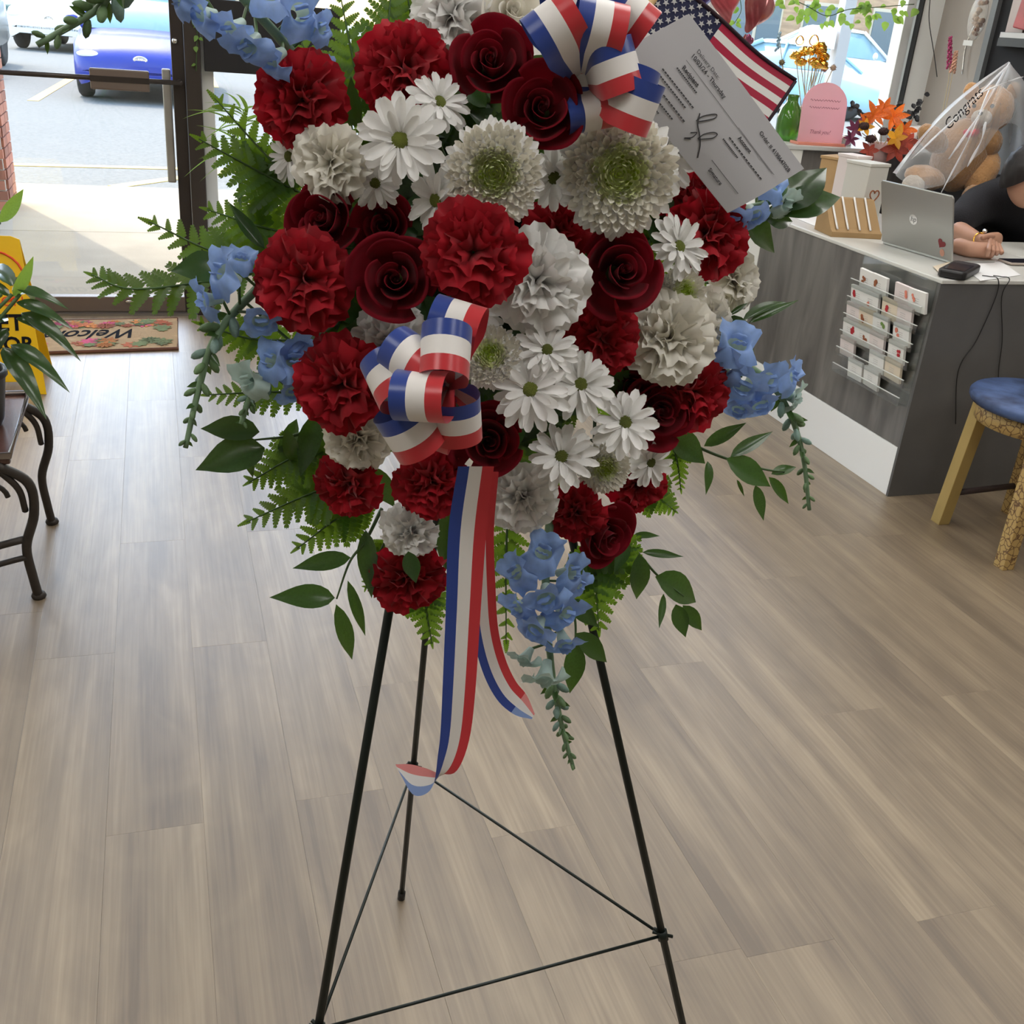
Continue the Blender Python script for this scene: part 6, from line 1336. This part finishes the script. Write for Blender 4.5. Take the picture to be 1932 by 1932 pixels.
# ------------------------------------------------------------------ small flag and paper slip
PF = .10
T0, T1 = S(1262, -42, PF - .02), S(1497, 155, PF + .005); dn_ = S(1453, 218, PF + .005) - T1; dn_ = dn_.normalized() * (190 * depth(T1) / F)
fl_u = T1 - T0; FLL = fl_u.length
fo = thing('flag', 'small American flag on a wooden stick behind the paper slip', 'flag', T0)
nfl = fl_u.cross(dn_).normalized(); nfl = nfl if nfl.dot(VF) < 0 else -nfl
def fpt(u, v): return T0 + fl_u * u + dn_ * v + nfl * (.006 * sin(u * 7 + v * 2) * u)
M_FR = mat('flag_red', (.32, .012, .04), .7, trans=.35, tcol=(.5, .03, .08)); M_FW = mat('flag_white', (.74, .74, .72), .7, trans=.35); M_FB = mat('flag_navy', (.015, .018, .06), .7, trans=.2)
for k in range(13):
    v0, v1 = k / 13, (k + 1) / 13; u0 = .42 if k < 7 else 0
    MB().grid(lambda a, b: fpt(u0 + (1 - u0) * a, v0 + (v1 - v0) * b), 16, 2).build('stripe', M_FR if k % 2 == 0 else M_FW, fo, True)
cn = MB().grid(lambda a, b: fpt(.42 * a, 7 / 13 * b), 10, 8).build('canton', M_FB, fo, True)
sm = None
for r in range(9):
    for c_ in range(6 if r % 2 == 0 else 5):
        u = .42 * (c_ + (.5 if r % 2 == 0 else 1)) / 6 ; v = 7 / 13 * (r + .6) / 9.2; p_ = fpt(u, v) + nfl * .0012; s_ = .0036; ex = fl_u.normalized(); ey = dn_.normalized()
        vs_ = [p_] + [p_ + (ex * sin(a) - ey * cos(a)) * (s_ if k % 2 == 0 else s_ * .42) for k, a in enumerate([2 * pi * k / 10 for k in range(10)])]
        MB().add(vs_, [(0, k + 1, (k + 1) % 10 + 1) for k in range(10)]).build('star', M_FW, cn)
MB().tube([fpt(u, -.01) for u in [k / 15 for k in range(16)]], .0022, 6).build('hem', mat('flag_hem', (.03, .012, .02), .8), fo, True)
MB().tube([fpt(1, v) for v in [k / 8 for k in range(9)]], .0018, 6).build('hem', mat('flag_hem', (.03, .012, .02), .8), fo, True)
MB().tube([T0 - dn_ * .08, T0 + dn_ * 1.6], .0035, 8).build('stick', mat('stick_wood', (.50, .33, .14), .6), fo, True)
# paper slip
Q0, Q1 = S(1300, 26, .125), S(1518, 318, .125); Q2 = S(1402, 390, .130); pu = Q1 - Q0; pv_ = Q2 - Q1; PWd = 178 * depth(Q1) / F; pv_ = pv_.normalized() * PWd
pn = pu.cross(pv_).normalized(); pn = pn if pn.dot(VF) < 0 else -pn
def ppt(u, v): return Q0 + pu * u + pv_ * v + pn * (-.016 * max(0, v - .45) ** 2 * 2 + .0008 * sin(u * 5))
po = thing('delivery_slip', 'white printed paper slip tucked in beside the flag', 'paper', Q0)
pmb = MB(); pmb.grid(lambda a, b: ppt(a, b), 18, 10); pmb.grid(lambda a, b: ppt(a, b) - pn * .0006, 18, 10); pmb.build('sheet', mat('slip_paper', (.50, .50, .52), .8, trans=.12), po, True)
M_PINK_INK = mat('printed_text', (.05, .05, .055), .8)
def ptext(body, u, v, size, bold=0, sh=0):
    p_ = ppt(u, v); text(body, po, p_, ppt(u + .02, v) - p_, p_ - ppt(u, v + .02), size, M_PINK_INK, 'lettering', shear=sh, bold=bold, align='LEFT', lift=.001)
ptext('Delivery Date:', .175, .185, .0058); ptext('10/03/24 - Thursday', .18, .265, .0064, .00012)
ptext('Recipient', .21, .43, .0062, .0002)
ptext('Order # 4198647028', .70, .17, .0060, .0001); ptext('Account', .665, .41, .0058, .0002); ptext('Signature', .735, .875, .0055, .0001)
lm = MB()
def pline(u0, u1, v, th=.0004, dash=None):
    n = 14
    for k in range(n):
        a, b = u0 + (u1 - u0) * k / n, u0 + (u1 - u0) * (k + (dash or 1)) / n; A, B = ppt(a, v) + pn * .0008, ppt(b, v) + pn * .0008; w_ = pv_.normalized() * th; lm.add([A - w_, B - w_, B + w_, A + w_], [(0, 1, 2, 3)])
pline(.19, .93, .355, .00022); pline(.62, .94, .345, .0002); pline(.70, .93, .80, .0003)
for (u0, u1, v) in ((.20, .36, .49), (.17, .42, .62), (.18, .40, .685), (.19, .46, .78), (.21, .42, .86), (.22, .36, .93), (.64, .93, .50), (.63, .76, .565)): pline(u0, u1, v, .0008, .75)
lm.build('printed_rules', M_PINK_INK, po)
def sq(pts): return spline([ppt(u, v) + pn * .001 for u, v in pts], 40)
MB().tube(sq([(.455, .60), (.50, .69), (.55, .74), (.60, .80), (.655, .90)]), .0006, 5).build('signature', M_PINK_INK, po)
MB().tube(sq([(.48, .68), (.475, .60), (.49, .50), (.505, .46), (.515, .50), (.505, .58), (.49, .66)]), .0005, 5).build('signature', M_PINK_INK, po)
MB().tube(sq([(.565, .78), (.56, .70), (.575, .61), (.595, .59), (.60, .65), (.585, .72), (.57, .78)]), .0005, 5).build('signature', M_PINK_INK, po)
MB().tube(sq([(.52, .80), (.535, .75), (.545, .82), (.53, .88), (.55, .84)]), .0005, 5).build('signature', M_PINK_INK, po)
